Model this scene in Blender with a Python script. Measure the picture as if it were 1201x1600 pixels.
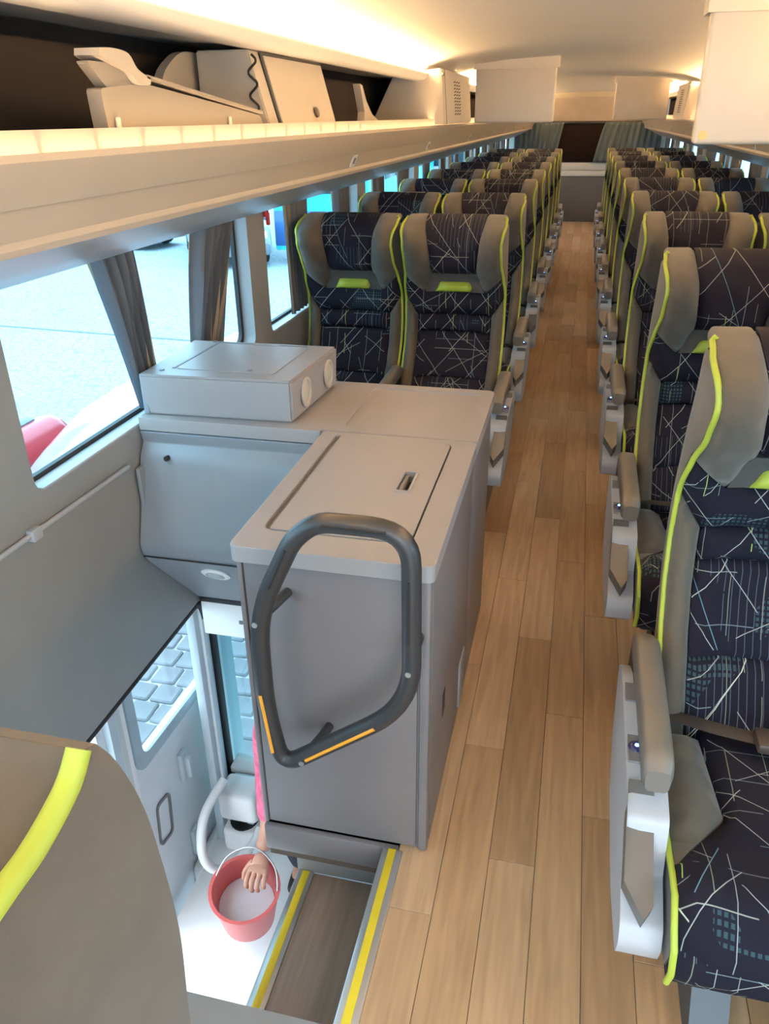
import bpy, bmesh, math, random
from mathutils import Vector, Matrix
from mathutils.geometry import delaunay_2d_cdt
random.seed(7)
scene = bpy.context.scene
COL = scene.collection
for o in list(bpy.data.objects): bpy.data.objects.remove(o)

# ------------------------------------------------------------------ camera
CAMX, CAMZ, YAW, PITCH, ROLL, FPX = .0124, 1.6, .2357, .4695, -.0116, 1216.7
fwd = Vector((-math.sin(YAW)*math.cos(PITCH), math.cos(YAW)*math.cos(PITCH), -math.sin(PITCH)))
r0 = Vector((math.cos(YAW), math.sin(YAW), 0)); u0 = r0.cross(fwd)
rv = math.cos(ROLL)*r0 + math.sin(ROLL)*u0; uv_ = math.cos(ROLL)*u0 - math.sin(ROLL)*r0
cd = bpy.data.cameras.new('camera'); cam = bpy.data.objects.new('camera', cd); COL.objects.link(cam)
M = Matrix((rv, uv_, -fwd)).transposed().to_4x4(); M.translation = Vector((CAMX, 0, CAMZ)); cam.matrix_world = M
cd.sensor_fit = 'HORIZONTAL'; cd.sensor_width = 36; cd.lens = FPX/1201*36; cd.clip_start = .02; cd.clip_end = 400
scene.camera = cam

# ------------------------------------------------------------------ world, light, exposure
w = bpy.data.worlds.new('sky'); scene.world = w; w.use_nodes = True
wt = w.node_tree; wt.nodes.clear()
wo = wt.nodes.new('ShaderNodeOutputWorld'); wb = wt.nodes.new('ShaderNodeBackground')
wb.inputs[0].default_value = (.72, .87, 1, 1); wb.inputs[1].default_value = 8.0
wt.links.new(wb.outputs[0], wo.inputs[0])
sd = bpy.data.lights.new('sun', 'SUN'); sd.energy = 1.2; sd.angle = math.radians(12); sd.color = (1, .96, .9)
sun = bpy.data.objects.new('sun', sd); COL.objects.link(sun); sun.rotation_euler = (math.radians(12), math.radians(-20), 0)
LED_STRENGTH = 22.0
COVE_STRENGTH = 290.0
vs = scene.view_settings
scene.display_settings.display_device = 'sRGB'
vs.view_transform = 'Standard'; vs.look = 'None'; vs.gamma = 1; vs.use_curve_mapping = False; vs.exposure = -.1

# ------------------------------------------------------------------ materials
MATS = {}
def _new(name):
    m = bpy.data.materials.new(name); m.use_nodes = True
    return m, m.node_tree, m.node_tree.nodes['Principled BSDF']
def mat(name, col, rough=.5, metal=0, var=.06, scale=8, bump=0, bscale=200, emit=None, estr=0, spec=.5, sheen=0):
    if name in MATS: return MATS[name]
    m, nt, b = _new(name); N = nt.nodes; L = nt.links
    tc = N.new('ShaderNodeTexCoord'); no = N.new('ShaderNodeTexNoise'); no.inputs['Scale'].default_value = scale
    no.inputs['Detail'].default_value = 4
    L.new(tc.outputs['Object'], no.inputs['Vector'])
    rp = N.new('ShaderNodeValToRGB'); rp.color_ramp.elements[0].position = .3; rp.color_ramp.elements[1].position = .7
    rp.color_ramp.elements[0].color = tuple(c*(1-var) for c in col)+(1,); rp.color_ramp.elements[1].color = tuple(min(1, c*(1+var)) for c in col)+(1,)
    L.new(no.outputs['Fac'], rp.inputs[0]); L.new(rp.outputs[0], b.inputs['Base Color'])
    b.inputs['Roughness'].default_value = rough; b.inputs['Metallic'].default_value = metal
    b.inputs['Specular IOR Level'].default_value = spec
    if sheen: b.inputs['Sheen Weight'].default_value = sheen
    if bump:
        n2 = N.new('ShaderNodeTexNoise'); n2.inputs['Scale'].default_value = bscale; n2.inputs['Detail'].default_value = 2
        bp = N.new('ShaderNodeBump'); bp.inputs['Strength'].default_value = bump; bp.inputs['Distance'].default_value = .002
        L.new(tc.outputs['Object'], n2.inputs['Vector']); L.new(n2.outputs['Fac'], bp.inputs['Height']); L.new(bp.outputs[0], b.inputs['Normal'])
    if emit:
        b.inputs['Emission Color'].default_value = emit+(1,); b.inputs['Emission Strength'].default_value = estr
    MATS[name] = m; return m

class NX:                                                   # tiny node-expression helper
    def __init__(s, nt): s.nt = nt
    def m(s, op, a, b=0., c=0., clamp=False):
        n = s.nt.nodes.new('ShaderNodeMath'); n.operation = op; n.use_clamp = clamp
        for i, v in enumerate((a, b, c)):
            if isinstance(v, (int, float)): n.inputs[i].default_value = v
            else: s.nt.links.new(v, n.inputs[i])
        return n.outputs[0]
    def mix(s, f, a, b):
        n = s.nt.nodes.new('ShaderNodeMix'); n.data_type = 'RGBA'
        for i, v in ((0, f), (6, a), (7, b)):
            if isinstance(v, (int, float)): n.inputs[i].default_value = v
            elif isinstance(v, tuple): n.inputs[i].default_value = v+(1,)
            else: s.nt.links.new(v, n.inputs[i])
        return n.outputs[2]

def pattern_mat():
    m, nt, b = _new('navy_line_fabric'); X = NX(nt); N = nt.nodes; L = nt.links
    uv = N.new('ShaderNodeUVMap'); uv.uv_map = 'uv'
    oi = N.new('ShaderNodeObjectInfo'); va = N.new('ShaderNodeVectorMath'); va.operation = 'ADD'
    cb = N.new('ShaderNodeCombineXYZ'); L.new(X.m('MULTIPLY', oi.outputs['Random'], 3.7), cb.inputs[0]); L.new(X.m('MULTIPLY', oi.outputs['Random'], 2.3), cb.inputs[1])
    L.new(uv.outputs[0], va.inputs[0]); L.new(cb.outputs[0], va.inputs[1])
    sx = N.new('ShaderNodeSeparateXYZ'); L.new(va.outputs[0], sx.inputs[0]); x, y = sx.outputs[0], sx.outputs[1]
    def cell(scale, off):                                   # random value per chunky cell
        v = N.new('ShaderNodeTexVoronoi'); v.feature = 'F1'; v.distance = 'CHEBYCHEV'; v.inputs['Scale'].default_value = scale
        a = N.new('ShaderNodeVectorMath'); a.operation = 'ADD'; a.inputs[1].default_value = (off, off*1.7, 0)
        L.new(va.outputs[0], a.inputs[0]); L.new(a.outputs[0], v.inputs['Vector'])
        s = N.new('ShaderNodeSeparateColor'); L.new(v.outputs['Color'], s.inputs[0]); return s.outputs[0], v
    def lines(ang, freq, wid, thr, cs, off):
        c, s_ = math.cos(ang), math.sin(ang)
        d = X.m('ADD', X.m('MULTIPLY', x, c*freq), X.m('MULTIPLY', y, s_*freq)); d = X.m('ADD', d, off)
        k = X.m('FLOOR', d)
        t = X.m('ABSOLUTE', X.m('SUBTRACT', X.m('FRACT', d), .5))
        ln = X.m('LESS_THAN', t, wid*freq/2)
        r, _ = cell(cs, off); return X.m('MULTIPLY', ln, X.m('LESS_THAN', r, thr))
    base = X.mix(.5, (.0065, .0065, .014), (.009, .008, .016))
    dif, dv = cell(7, 3.1)
    # teal dots in a few cells
    fx = X.m('SUBTRACT', X.m('FRACT', X.m('MULTIPLY', x, 95)), .5); fy = X.m('SUBTRACT', X.m('FRACT', X.m('MULTIPLY', y, 95)), .5)
    dot = X.m('LESS_THAN', X.m('MAXIMUM', X.m('ABSOLUTE', fx), X.m('ABSOLUTE', fy)), .3)
    dot = X.m('MULTIPLY', dot, X.m('LESS_THAN', dif, .07))
    col = X.mix(X.m('MULTIPLY', dot, .6), base, (.035, .085, .10))
    w_ = .0016
    for ang, fr, thr, cs, off, cc in ((0, 60, .22, 6, .3, (.07, .09, .12)), (math.pi/2, 13, .22, 9, 1.3, (.16, .2, .22)), (0, 14, .42, 8, 2.2, (.20, .22, .17)),
                                       (.72, 9, .62, 5, .9, (.34, .36, .33)), (-.75, 8, .62, 5.5, 4.2, (.36, .38, .36)), (-.72, 4.3, .42, 4, 6.1, (.5, .54, .42)),
                                       (.45, 5, .35, 6, 7.7, (.13, .26, .32)), (0.05, 5.2, .4, 7, 9.7, (.42, .52, .12)), (1.05, 6, .4, 5, 11.3, (.28, .30, .28)), (-1.1, 5, .4, 6, 12.9, (.30, .31, .28)), (math.pi/2, 6, .4, 7, 14.1, (.28, .29, .26)), (0, 7, .4, 6.3, 15.6, (.26, .28, .26))):
        col = X.mix(X.m('MULTIPLY', lines(ang, fr, w_, thr, cs, off), .85), col, cc)
    L.new(col, b.inputs['Base Color']); b.inputs['Roughness'].default_value = .9; b.inputs['Specular IOR Level'].default_value = .2
    return m

def wood_mat(name, c0, c1, c2, rough=.45):
    m, nt, b = _new(name); X = NX(nt); N = nt.nodes; L = nt.links
    tc = N.new('ShaderNodeTexCoord'); oi = N.new('ShaderNodeObjectInfo')
    mp = N.new('ShaderNodeMapping'); mp.inputs['Scale'].default_value = (26, 1.6, 1)
    va = N.new('ShaderNodeVectorMath'); va.operation = 'ADD'; cb = N.new('ShaderNodeCombineXYZ')
    for i in range(3): L.new(X.m('MULTIPLY', oi.outputs['Random'], 31+7*i), cb.inputs[i])
    L.new(tc.outputs['Object'], va.inputs[0]); L.new(cb.outputs[0], va.inputs[1]); L.new(va.outputs[0], mp.inputs[0])
    no = N.new('ShaderNodeTexNoise'); no.inputs['Scale'].default_value = 2; no.inputs['Detail'].default_value = 6; no.inputs['Distortion'].default_value = .6
    L.new(mp.outputs[0], no.inputs['Vector'])
    rp = N.new('ShaderNodeValToRGB'); e = rp.color_ramp.elements
    e[0].position = 0; e[0].color = c0+(1,); e[1].position = 1; e[1].color = c2+(1,); k = rp.color_ramp.elements.new(.5); k.color = c1+(1,)
    L.new(oi.outputs['Random'], rp.inputs[0])
    g = X.m('MULTIPLY_ADD', X.m('SUBTRACT', no.outputs['Fac'], .5), .85, 1.0)
    hs = N.new('ShaderNodeHueSaturation'); L.new(rp.outputs[0], hs.inputs['Color']); L.new(g, hs.inputs['Value'])
    L.new(hs.outputs[0], b.inputs['Base Color']); b.inputs['Roughness'].default_value = rough
    MATS[name] = m; return m

def curtain_mat():
    m, nt, b = _new('curtain_cloth'); X = NX(nt); N = nt.nodes; L = nt.links
    uv = N.new('ShaderNodeUVMap'); uv.uv_map = 'uv'; sx = N.new('ShaderNodeSeparateXYZ'); L.new(uv.outputs[0], sx.inputs[0])
    f = X.m('FRACT', X.m('MULTIPLY', sx.outputs[0], 4.3))
    col = X.mix(X.m('LESS_THAN', f, .12), (.085, .10, .12), (.24, .18, .115))
    col = X.mix(X.m('GREATER_THAN', f, .72), col, (.045, .055, .068))
    L.new(col, b.inputs['Base Color']); b.inputs['Roughness'].default_value = .85
    return m

def pavement_mat(scale=7.0):
    m, nt, b = _new('block_pavement'); X = NX(nt); N = nt.nodes; L = nt.links
    tc = N.new('ShaderNodeTexCoord'); v = N.new('ShaderNodeTexVoronoi'); v.feature = 'DISTANCE_TO_EDGE'; v.inputs['Scale'].default_value = scale
    L.new(tc.outputs['Object'], v.inputs['Vector'])
    no = N.new('ShaderNodeTexNoise'); no.inputs['Scale'].default_value = .8; L.new(tc.outputs['Object'], no.inputs['Vector'])
    g = X.mix(no.outputs['Fac'], (.29, .32, .34), (.36, .39, .41))
    L.new(X.mix(X.m('LESS_THAN', v.outputs[0], .06), g, (.22, .245, .265)), b.inputs['Base Color']); b.inputs['Roughness'].default_value = .9
    return m

def glass_mat(name, tint, refl=.06):
    m = bpy.data.materials.new(name); m.use_nodes = True; nt = m.node_tree; nt.nodes.clear()
    o = nt.nodes.new('ShaderNodeOutputMaterial'); t = nt.nodes.new('ShaderNodeBsdfTransparent'); t.inputs[0].default_value = tint+(1,)
    g = nt.nodes.new('ShaderNodeBsdfGlossy'); g.inputs['Roughness'].default_value = .03
    mx = nt.nodes.new('ShaderNodeMixShader'); mx.inputs[0].default_value = refl
    nt.links.new(t.outputs[0], mx.inputs[1]); nt.links.new(g.outputs[0], mx.inputs[2]); nt.links.new(mx.outputs[0], o.inputs[0])
    MATS[name] = m; return m

PAT = pattern_mat(); CURT = curtain_mat(); PAVE = pavement_mat()
CURTR = mat('teal_grey_curtain', (.075, .10, .105), .85, var=.2, scale=3)
GLASS = glass_mat('tinted_window_glass', (.70, .90, .98)); CLEAR = glass_mat('clear_door_glass', (.86, .95, .97))
SEATG = mat('grey_velour', (.080, .070, .055), .82, var=.12, scale=14, bump=.15, bscale=900, sheen=.2, spec=.25)
DARKG = mat('dark_grey_velour', (.07, .066, .06), .85, var=.1, scale=20, sheen=.1, spec=.2)
LIME = mat('lime_leatherette', (.38, .45, .05), .45, var=.04)
BLACK = mat('black_plastic', (.012, .012, .013), .5)
RUBBER = mat('black_rubber', (.015, .015, .016), .6)
CONS = mat('light_grey_plastic', (.40, .41, .43), .42, var=.03, bump=.05)
ARM = mat('taupe_armrest_plastic', (.15, .133, .112), .42, var=.06)
POCK = mat('taupe_pocket_plastic', (.115, .104, .092), .4)
BTN = mat('grey_button_plastic', (.16, .16, .165), .4)
BLUE = mat('blue_led', (.1, .2, .9), .3, emit=(.15, .35, 1), estr=7)
STEEL = mat('painted_blue_grey_steel', (.055, .07, .08), .45, metal=0)
BELT = mat('dark_webbing', (.03, .025, .022), .8, bump=.3, bscale=500)
BUCK = mat('brown_buckle_plastic', (.06, .045, .038), .4)
CAB = mat('warm_grey_laminate', (.168, .147, .145), .4, var=.025, scale=5, bump=.06, bscale=500)
CABT = mat('toplit_grey_laminate', (.30, .276, .268), .4, var=.025, scale=5, bump=.06, bscale=500)  # cabinet grey made paler: light falling on the tops is put into the colour
CABB = mat('cool_grey_moulding', (.225, .245, .265), .42, var=.025, bump=.05, bscale=500)
WALLG = mat('grey_wall_moulding', (.26, .262, .255), .5, var=.03, bump=.05, bscale=400)
PILL = mat('grey_pillar_moulding', (.37, .375, .385), .45, var=.03)
CEIL = mat('cream_ceiling_panel', (.86, .80, .71), .6, var=.015, scale=2)
RACK = mat('beige_rack_moulding', (.58, .49, .385), .32, var=.02)
RACKD = mat('grey_rack_underside', (.40, .385, .36), .35, var=.03)
DBRN = mat('dark_brown_carpet', (.035, .026, .021), .95, var=.15)
BEIGE = mat('beige_plastic', (.52, .455, .37), .45, var=.02)
SCRB = mat('cream_plastic', (.70, .61, .49), .45, var=.015)
RAIL = mat('anthracite_handrail', (.030, .030, .032), .38, var=.05, bump=.08)
ORANGE = mat('orange_reflective_strip', (.85, .33, .02), .4)
YEL = mat('yellow_nosing_strip', (.78, .55, .02), .55)
ALU = mat('brushed_aluminium', (.55, .54, .52), .32, metal=.8)
WHITE = mat('white_plastic', (.80, .80, .78), .4, var=.02)
DOORW = mat('pale_door_panel', (.66, .71, .73), .45, var=.03)
STAIRG = mat('stair_grey_panel', (.24, .23, .22), .5)
RED = mat('red_vehicle_paint', (.55, .06, .07), .22, var=.02)
BUCKET = mat('red_bucket_plastic', (.62, .12, .11), .4, var=.05)
PINK = mat('pink_striped_shirt', (.70, .14, .22), .85, var=.25, scale=30)
SKIN = mat('skin', (.55, .28, .19), .55, var=.06)
JEANS = mat('dark_trousers', (.03, .035, .05), .85)
HAIR = mat('dark_hair', (.015, .011, .009), .6)
WATER = mat('soapy_water', (.75, .8, .82), .15)
REARG = mat('dark_grey_rear_panel', (.085, .078, .072), .6)
TIRE = mat('tyre_rubber', (.02, .02, .021), .8)
CGLASS = mat('dark_car_glass', (.02, .03, .035), .08)
WOOD = wood_mat('oak_vinyl_plank', (.36, .205, .100), (.46, .272, .135), (.54, .342, .188))
WOODS = wood_mat('grey_oak_step', (.22, .155, .115), (.24, .17, .125), (.26, .185, .14))
LED = mat('warm_led', (1, .8, .55), .5, emit=(1, .70, .40), estr=LED_STRENGTH)
COVE = mat('warm_cove_led', (1, .8, .55), .5, emit=(1, .66, .34), estr=COVE_STRENGTH)
LIPM = bpy.data.materials.new('milky_acrylic'); LIPM.use_nodes = True
_n = LIPM.node_tree; _b = _n.nodes['Principled BSDF']; _b.inputs['Base Color'].default_value = (.85, .78, .68, 1); _b.inputs['Roughness'].default_value = .4
_t = _n.nodes.new('ShaderNodeBsdfTranslucent'); _t.inputs[0].default_value = (.9, .85, .78, 1); _x = _n.nodes.new('ShaderNodeMixShader'); _x.inputs[0].default_value = .5
_n.links.new(_b.outputs[0], _x.inputs[1]); _n.links.new(_t.outputs[0], _x.inputs[2]); _n.links.new(_x.outputs[0], _n.nodes['Material Output'].inputs[0])

# ------------------------------------------------------------------ geometry helpers
def link(name, me, m, parent=None, sharp=38):
    if m is not None and not me.materials: me.materials.append(m)
    for p in me.polygons: p.use_smooth = True
    me.set_sharp_from_angle(angle=math.radians(sharp))
    o = bpy.data.objects.new(name, me); COL.objects.link(o)
    if parent is not None: o.parent = parent
    return o
def raw(name, V, F, m, parent=None, sharp=38, uvs=None):
    me = bpy.data.meshes.new(name); me.from_pydata([tuple(v) for v in V], [], F); me.validate()
    bm = bmesh.new(); bm.from_mesh(me); bmesh.ops.recalc_face_normals(bm, faces=bm.faces[:]); bm.to_mesh(me); bm.free()
    if uvs:
        l = me.uv_layers.new(name='uv')
        for lp in me.loops: l.data[lp.index].uv = uvs[lp.vertex_index]
    return link(name, me, m, parent, sharp)
def bobj(name, bm, m, parent=None, sharp=38):
    bmesh.ops.recalc_face_normals(bm, faces=bm.faces[:])
    me = bpy.data.meshes.new(name); bm.to_mesh(me); bm.free(); return link(name, me, m, parent, sharp)
def rb(bm, x0, x1, y0, y1, z0, z1, r=.006, seg=2, rot=None):
    t = bmesh.new(); bmesh.ops.create_cube(t, size=1)
    for v in t.verts: v.co = Vector(((x0+x1)/2+v.co.x*(x1-x0), (y0+y1)/2+v.co.y*(y1-y0), (z0+z1)/2+v.co.z*(z1-z0)))
    r = min(r, .49*min(x1-x0, y1-y0, z1-z0))
    if r > 0: bmesh.ops.bevel(t, geom=t.edges[:], offset=r, segments=seg, affect='EDGES', profile=.5)
    if rot is not None: bmesh.ops.transform(t, matrix=rot, verts=t.verts[:])
    merge(bm, t)
def merge(bm, t):
    me = bpy.data.meshes.new('tmp'); t.to_mesh(me); t.free(); bm.from_mesh(me); bpy.data.meshes.remove(me)
def box(name, x0, x1, y0, y1, z0, z1, m, parent=None, r=.006, seg=2):
    bm = bmesh.new(); rb(bm, min(x0, x1), max(x0, x1), min(y0, y1), max(y0, y1), min(z0, z1), max(z0, z1), r, seg); return bobj(name, bm, m, parent)
def tube_geo(P, rad, n=10, closed=False, flat=(1, 1)):
    P = [Vector(p) for p in P]; k = len(P); V = []; F = []
    R = rad if isinstance(rad, (list, tuple)) else [rad]*k
    prev = None
    for i in range(k):
        a = P[(i-1) % k] if (closed or i > 0) else P[0]; b = P[(i+1) % k] if (closed or i < k-1) else P[-1]
        t = (b-a).normalized()
        if prev is None:
            ref = Vector((0, 0, 1)) if abs(t.z) < .9 else Vector((0, 1, 0)); nrm = (ref - t*ref.dot(t)).normalized()
        else: nrm = (prev - t*prev.dot(t)).normalized()
        prev = nrm; bn = t.cross(nrm)
        for j in range(n):
            q = 2*math.pi*j/n; V.append(P[i]+nrm*math.cos(q)*R[i]*flat[0]+bn*math.sin(q)*R[i]*flat[1])
    for i in range(k if closed else k-1):
        for j in range(n):
            F.append((i*n+j, i*n+(j+1) % n, ((i+1) % k)*n+(j+1) % n, ((i+1) % k)*n+j))
    if not closed: F.append(tuple(range(n-1, -1, -1))); F.append(tuple((k-1)*n+j for j in range(n)))
    return V, F
def tube(name, P, rad, m, parent=None, n=10, closed=False):
    V, F = tube_geo(P, rad, n, closed); return raw(name, V, F, m, parent, 50)
def smooth_path(P, k=6, closed=False):
    P = [Vector(p) for p in P]; n = len(P); out = []
    rng = range(n) if closed else range(n-1)
    for i in rng:
        p0, p1, p2, p3 = (P[(i+d) % n] for d in (-1, 0, 1, 2)) if closed else (P[max(i-1, 0)], P[i], P[i+1], P[min(i+2, n-1)])
        for j in range(k):
            t = j/k; out.append(.5*((2*p1)+(p2-p0)*t+(2*p0-5*p1+4*p2-p3)*t*t+(3*p1-p0-3*p2+p3)*t**3))
    if not closed: out.append(P[-1])
    return out
def round_poly(P, r, k=4):                                   # round the corners of a 2D polygon
    out = []; n = len(P)
    for i in range(n):
        a, b, c = Vector(P[i-1][:2]), Vector(P[i][:2]), Vector(P[(i+1) % n][:2]); rr = P[i][2] if len(P[i]) > 2 else r
        d1 = (a-b); d2 = (c-b); q = min(rr, .45*d1.length, .45*d2.length)
        if q < 1e-5: out.append(tuple(b)); continue
        s = b+d1.normalized()*q; e = b+d2.normalized()*q
        for j in range(k+1):
            t = j/k; p = (1-t)**2*s+2*t*(1-t)*b+t*t*e; out.append(tuple(p))
    return out
def inside(p, poly):
    c = False; n = len(poly); x, y = p[0], p[1]
    for i in range(n):
        x1, y1 = poly[i]; x2, y2 = poly[i-1]
        if (y1 > y) != (y2 > y) and x < (x2-x1)*(y-y1)/(y2-y1)+x1: c = not c
    return c
def plate(name, outer, holes, mapf, d0, d1, m, parent=None):
    """flat plate with holes: outline in 2D, mapf(u,v,d) -> 3D, from depth d0 to d1"""
    pts = []; ed = []
    for L_ in [outer]+holes:
        s = len(pts); pts += [Vector(p) for p in L_]; ed += [(s+i, s+(i+1) % len(L_)) for i in range(len(L_))]
    vs_, es, fs, *_ = delaunay_2d_cdt(pts, ed, [], 0, 1e-6)
    T = []
    for f in fs:
        c = (sum(vs_[i].x for i in f)/len(f), sum(vs_[i].y for i in f)/len(f))
        if inside(c, outer) and not any(inside(c, h) for h in holes): T.append(tuple(f))
    n = len(vs_); V = [mapf(v.x, v.y, d0) for v in vs_]+[mapf(v.x, v.y, d1) for v in vs_]
    F = [t for t in T]+[tuple(i+n for i in reversed(t)) for t in T]
    cnt = {}
    for t in T:
        for i in range(len(t)):
            e = (t[i], t[(i+1) % len(t)]); cnt[tuple(sorted(e))] = cnt.get(tuple(sorted(e)), [])+[e]
    for k, v in cnt.items():
        if len(v) == 1: a, b = v[0]; F.append((b, a, a+n, b+n))
    return raw(name, V, F, m, parent, 30)
def extrude(name, poly, mapf, d0, d1, m, parent=None, sharp=30): return plate(name, poly, [], mapf, d0, d1, m, parent)
def pad(name, poly, mapf, m, parent, D, puff=.02, edge=.03, step=.022, skirt=.04, uvo=(0, 0)):
    """upholstered pad: outline in 2D lifted by D(u,v)+rounded puff"""
    B = []; n = len(poly)
    for i in range(n):
        a = Vector(poly[i]); b = Vector(poly[(i+1) % n]); k = max(1, round((b-a).length/step))
        for j in range(k): B.append(a+(b-a)*j/k)
    xs = [p.x for p in B]; ys = [p.y for p in B]; nb = len(B); pts = list(B)
    def dist(p):
        best = 9
        for i in range(nb):
            a = B[i]; ab = B[(i+1) % nb]-a; L2 = ab.length_squared
            t = max(0, min(1, (p-a).dot(ab)/L2)) if L2 > 0 else 0
            best = min(best, (p-a-ab*t).length)
        return best
    bl = [tuple(b) for b in B]
    ins = []                                                # ring close to the border makes the rounded shoulder
    j = 0; y = min(ys)+step*.5
    while y < max(ys):
        x = min(xs)+step*(.25 if j % 2 else .75)
        while x < max(xs):
            p = Vector((x, y))
            if inside(p, bl) and dist(p) > step*.35: pts.append(p)
            x += step
        y += step; j += 1
    vs_, es, fs, *_ = delaunay_2d_cdt(pts, [], [list(range(nb))], 1, 1e-6)
    V = []; U = []; F = [tuple(f) for f in fs]
    for p in vs_:
        d = dist(p); q = min(1, d/edge); h = D(p.x, p.y)+puff*math.sqrt(max(0, 1-(1-q)**2))
        V.append(mapf(p.x, p.y, h)); U.append((p.x+uvo[0], p.y+uvo[1]))
    cnt = {}
    for t in F:
        for i in range(len(t)):
            e = (t[i], t[(i+1) % len(t)]); cnt.setdefault(tuple(sorted(e)), []).append(e)
    rim = {}
    for k, v in cnt.items():
        if len(v) == 1:
            for q in v[0]:
                if q not in rim:
                    p = vs_[q]; rim[q] = len(V); V.append(mapf(p.x, p.y, D(p.x, p.y)-skirt)); U.append((p.x+uvo[0], p.y+uvo[1]))
            a, b = v[0]; F.append((b, a, rim[a], rim[b]))
    return raw(name, V, F, m, parent, 60, U)
def lerp_tab(T, z):
    if z >= T[0][0]: return T[0][1]
    for (za, a), (zb, b) in zip(T, T[1:]):
        if z >= zb:
            t = (z-zb)/(za-zb); t = t*t*(3-2*t)*.4+t*.6; return b+(a-b)*t
    return T[-1][1]
def sst(a, b, x): t = max(0, min(1, (x-a)/(b-a))); return t*t*(3-2*t)
def empty(name, loc=(0, 0, 0), rz=0):
    o = bpy.data.objects.new(name, None); COL.objects.link(o); o.location = loc; o.rotation_euler = (0, 0, rz); o.empty_display_size = .05; return o
def tag(o, label, cat, group=None):
    o['label'] = label; o['category'] = cat
    if group: o['group'] = group
    return o
def struct(o, label=None, cat=None):
    o['kind'] = 'structure'
    if label: o['label'] = label
    if cat: o['category'] = cat
    return o
def copy_tree(o, parent=None):
    c = o.copy(); COL.objects.link(c); c.parent = parent
    for ch in list(o.children): copy_tree(ch, c)
    return c
ORD = ['first', 'second', 'third', 'fourth', 'fifth', 'sixth', 'seventh', 'eighth', 'ninth', 'tenth']
XL = 1.21                                                     # inner face of the side walls
YR = 14.2                                                     # rear bulkhead
YF = -.7                                                      # front end of what is built

# ------------------------------------------------------------------ floor
fl = bmesh.new()
rb(fl, -.275, XL, YF, YR, -.12, -.004, 0); rb(fl, -XL, -.275, 2.42, YR, -.12, -.004, 0); rb(fl, -.62, -.275, 1.31, 2.42, -.12, -.004, 0)
floor = struct(bobj('floor', fl, mat('dark_subfloor', (.12, .08, .055), .7)), 'oak look vinyl plank floor of the bus aisle', 'floor')
PW = .109; x = -.273; ci = 0
plank_cache = {}
def plank(x0, x1, y0, y1):
    L_ = round(y1-y0, 2); W_ = round(x1-x0, 3); k = (L_, W_)
    if k not in plank_cache:
        bm = bmesh.new(); t = bmesh.new(); bmesh.ops.create_cube(t, size=1)
        for v in t.verts: v.co = Vector((v.co.x*(W_-.0012), v.co.y*(L_-.0012), v.co.z*.008))
        bmesh.ops.bevel(t, geom=[e for e in t.edges if all(v.co.z > 0 for v in e.verts)], offset=.0007, segments=1, affect='EDGES')
        merge(bm, t); o = bobj('plank', bm, WOOD, floor); plank_cache[k] = o.data
    else:
        o = bpy.data.objects.new('plank', plank_cache[k]); COL.objects.link(o); o.parent = floor
    o.location = ((x0+x1)/2, (y0+y1)/2, -.0042)
for ci in range(9):
    x0 = -.273+ci*PW; y = YF-(ci*.37) % .92
    while y < YR:
        y1 = y+.92; a = max(y, YF); b = min(y1, YR)
        if ci > 5 and a > 3.2: break
        if b-a > .03: plank(x0, x0+PW, a, b)
        y = y1

# ------------------------------------------------------------------ side walls with windows
def rrect(y0, y1, z0, z1, r=.05): return round_poly([(y0, z0), (y1, z0), (y1, z1), (y0, z1)], r, 5)
WINS = [(-.25, 1.33)]+[(1.47+1.62*i, 1.47+1.62*i+1.44) for i in range(8)]
WZ0, WZ1 = .785, 1.36
for side, sg in (('left', -1), ('right', 1)):
    mp = lambda u, v, d, sg=sg: (sg*(XL+d), u, v)
    if sg < 0: outer = [(YF, -.12), (.55, -.12), (.55, .03), (2.2, .03), (2.2, -.12), (YR, -.12), (YR, 1.82), (YF, 1.82)]
    else: outer = [(YF, -.12), (YR, -.12), (YR, 1.82), (YF, 1.82)]
    wl = plate('wall_'+side, outer, [rrect(a, b, WZ0, WZ1) for a, b in WINS], mp, 0, .05, WALLG)
    struct(wl, 'grey moulded %s side wall of the bus with a row of windows' % side, 'wall')
    for i, (a, b) in enumerate(WINS):
        nm = 'window_%d' % (i+1 if sg < 0 else i+10)
        wn = struct(empty(nm, (0, 0, 0)), 'tinted bus window, number %d from the front on the %s side' % (i+1, side), 'window')
        plate('window_frame', rrect(a-.01, b+.01, WZ0-.01, WZ1+.01, .055), [rrect(a+.018, b-.018, WZ0+.018, WZ1-.018, .045)], mp, .05, .065, RUBBER, wn)
        plate('pane', rrect(a, b, WZ0, WZ1), [], mp, .055, .059, GLASS, wn)
        bs = bmesh.new(); rb(bs, sg*(XL+.002) if sg > 0 else sg*(XL+.05), sg*(XL+.05) if sg > 0 else sg*(XL+.002), a+.03, b-.03, WZ0-.004, WZ0+.006, .002, 1); bobj('window_sill', bs, PILL, wn)
    # outer skin of the bus below and above the glass
    bm = bmesh.new()
    if sg < 0:
        rb(bm, -1.29, -1.25, 3.4, YR, -1.6, WZ0-.012, .01); rb(bm, -1.29, -1.25, YF, .5, -1.6, WZ0-.012, .01)
    else: rb(bm, 1.25, 1.29, YF, YR, -1.6, WZ0-.012, .01)
    struct(bobj('trim_%d' % (1 if sg < 0 else 2), bm, mat('white_body_paint', (.7, .72, .74), .3)), 'outer side skin of the bus below the %s windows' % side, 'bodywork')

# cable duct along the left wall under the first window
ct = empty('cable_conduit', (-XL, 1.3, .7)); tag(ct, 'thin grey cable conduit clipped along the wall under the left window', 'conduit')
tube('conduit_tube', [(.008, -.9, .035), (.008, 0, .012), (.008, .56, -.003)], .007, CONS, ct, 8)
box('clip', .0, .022, .10, .135, -.006, .024, CONS, ct, .003)

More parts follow.
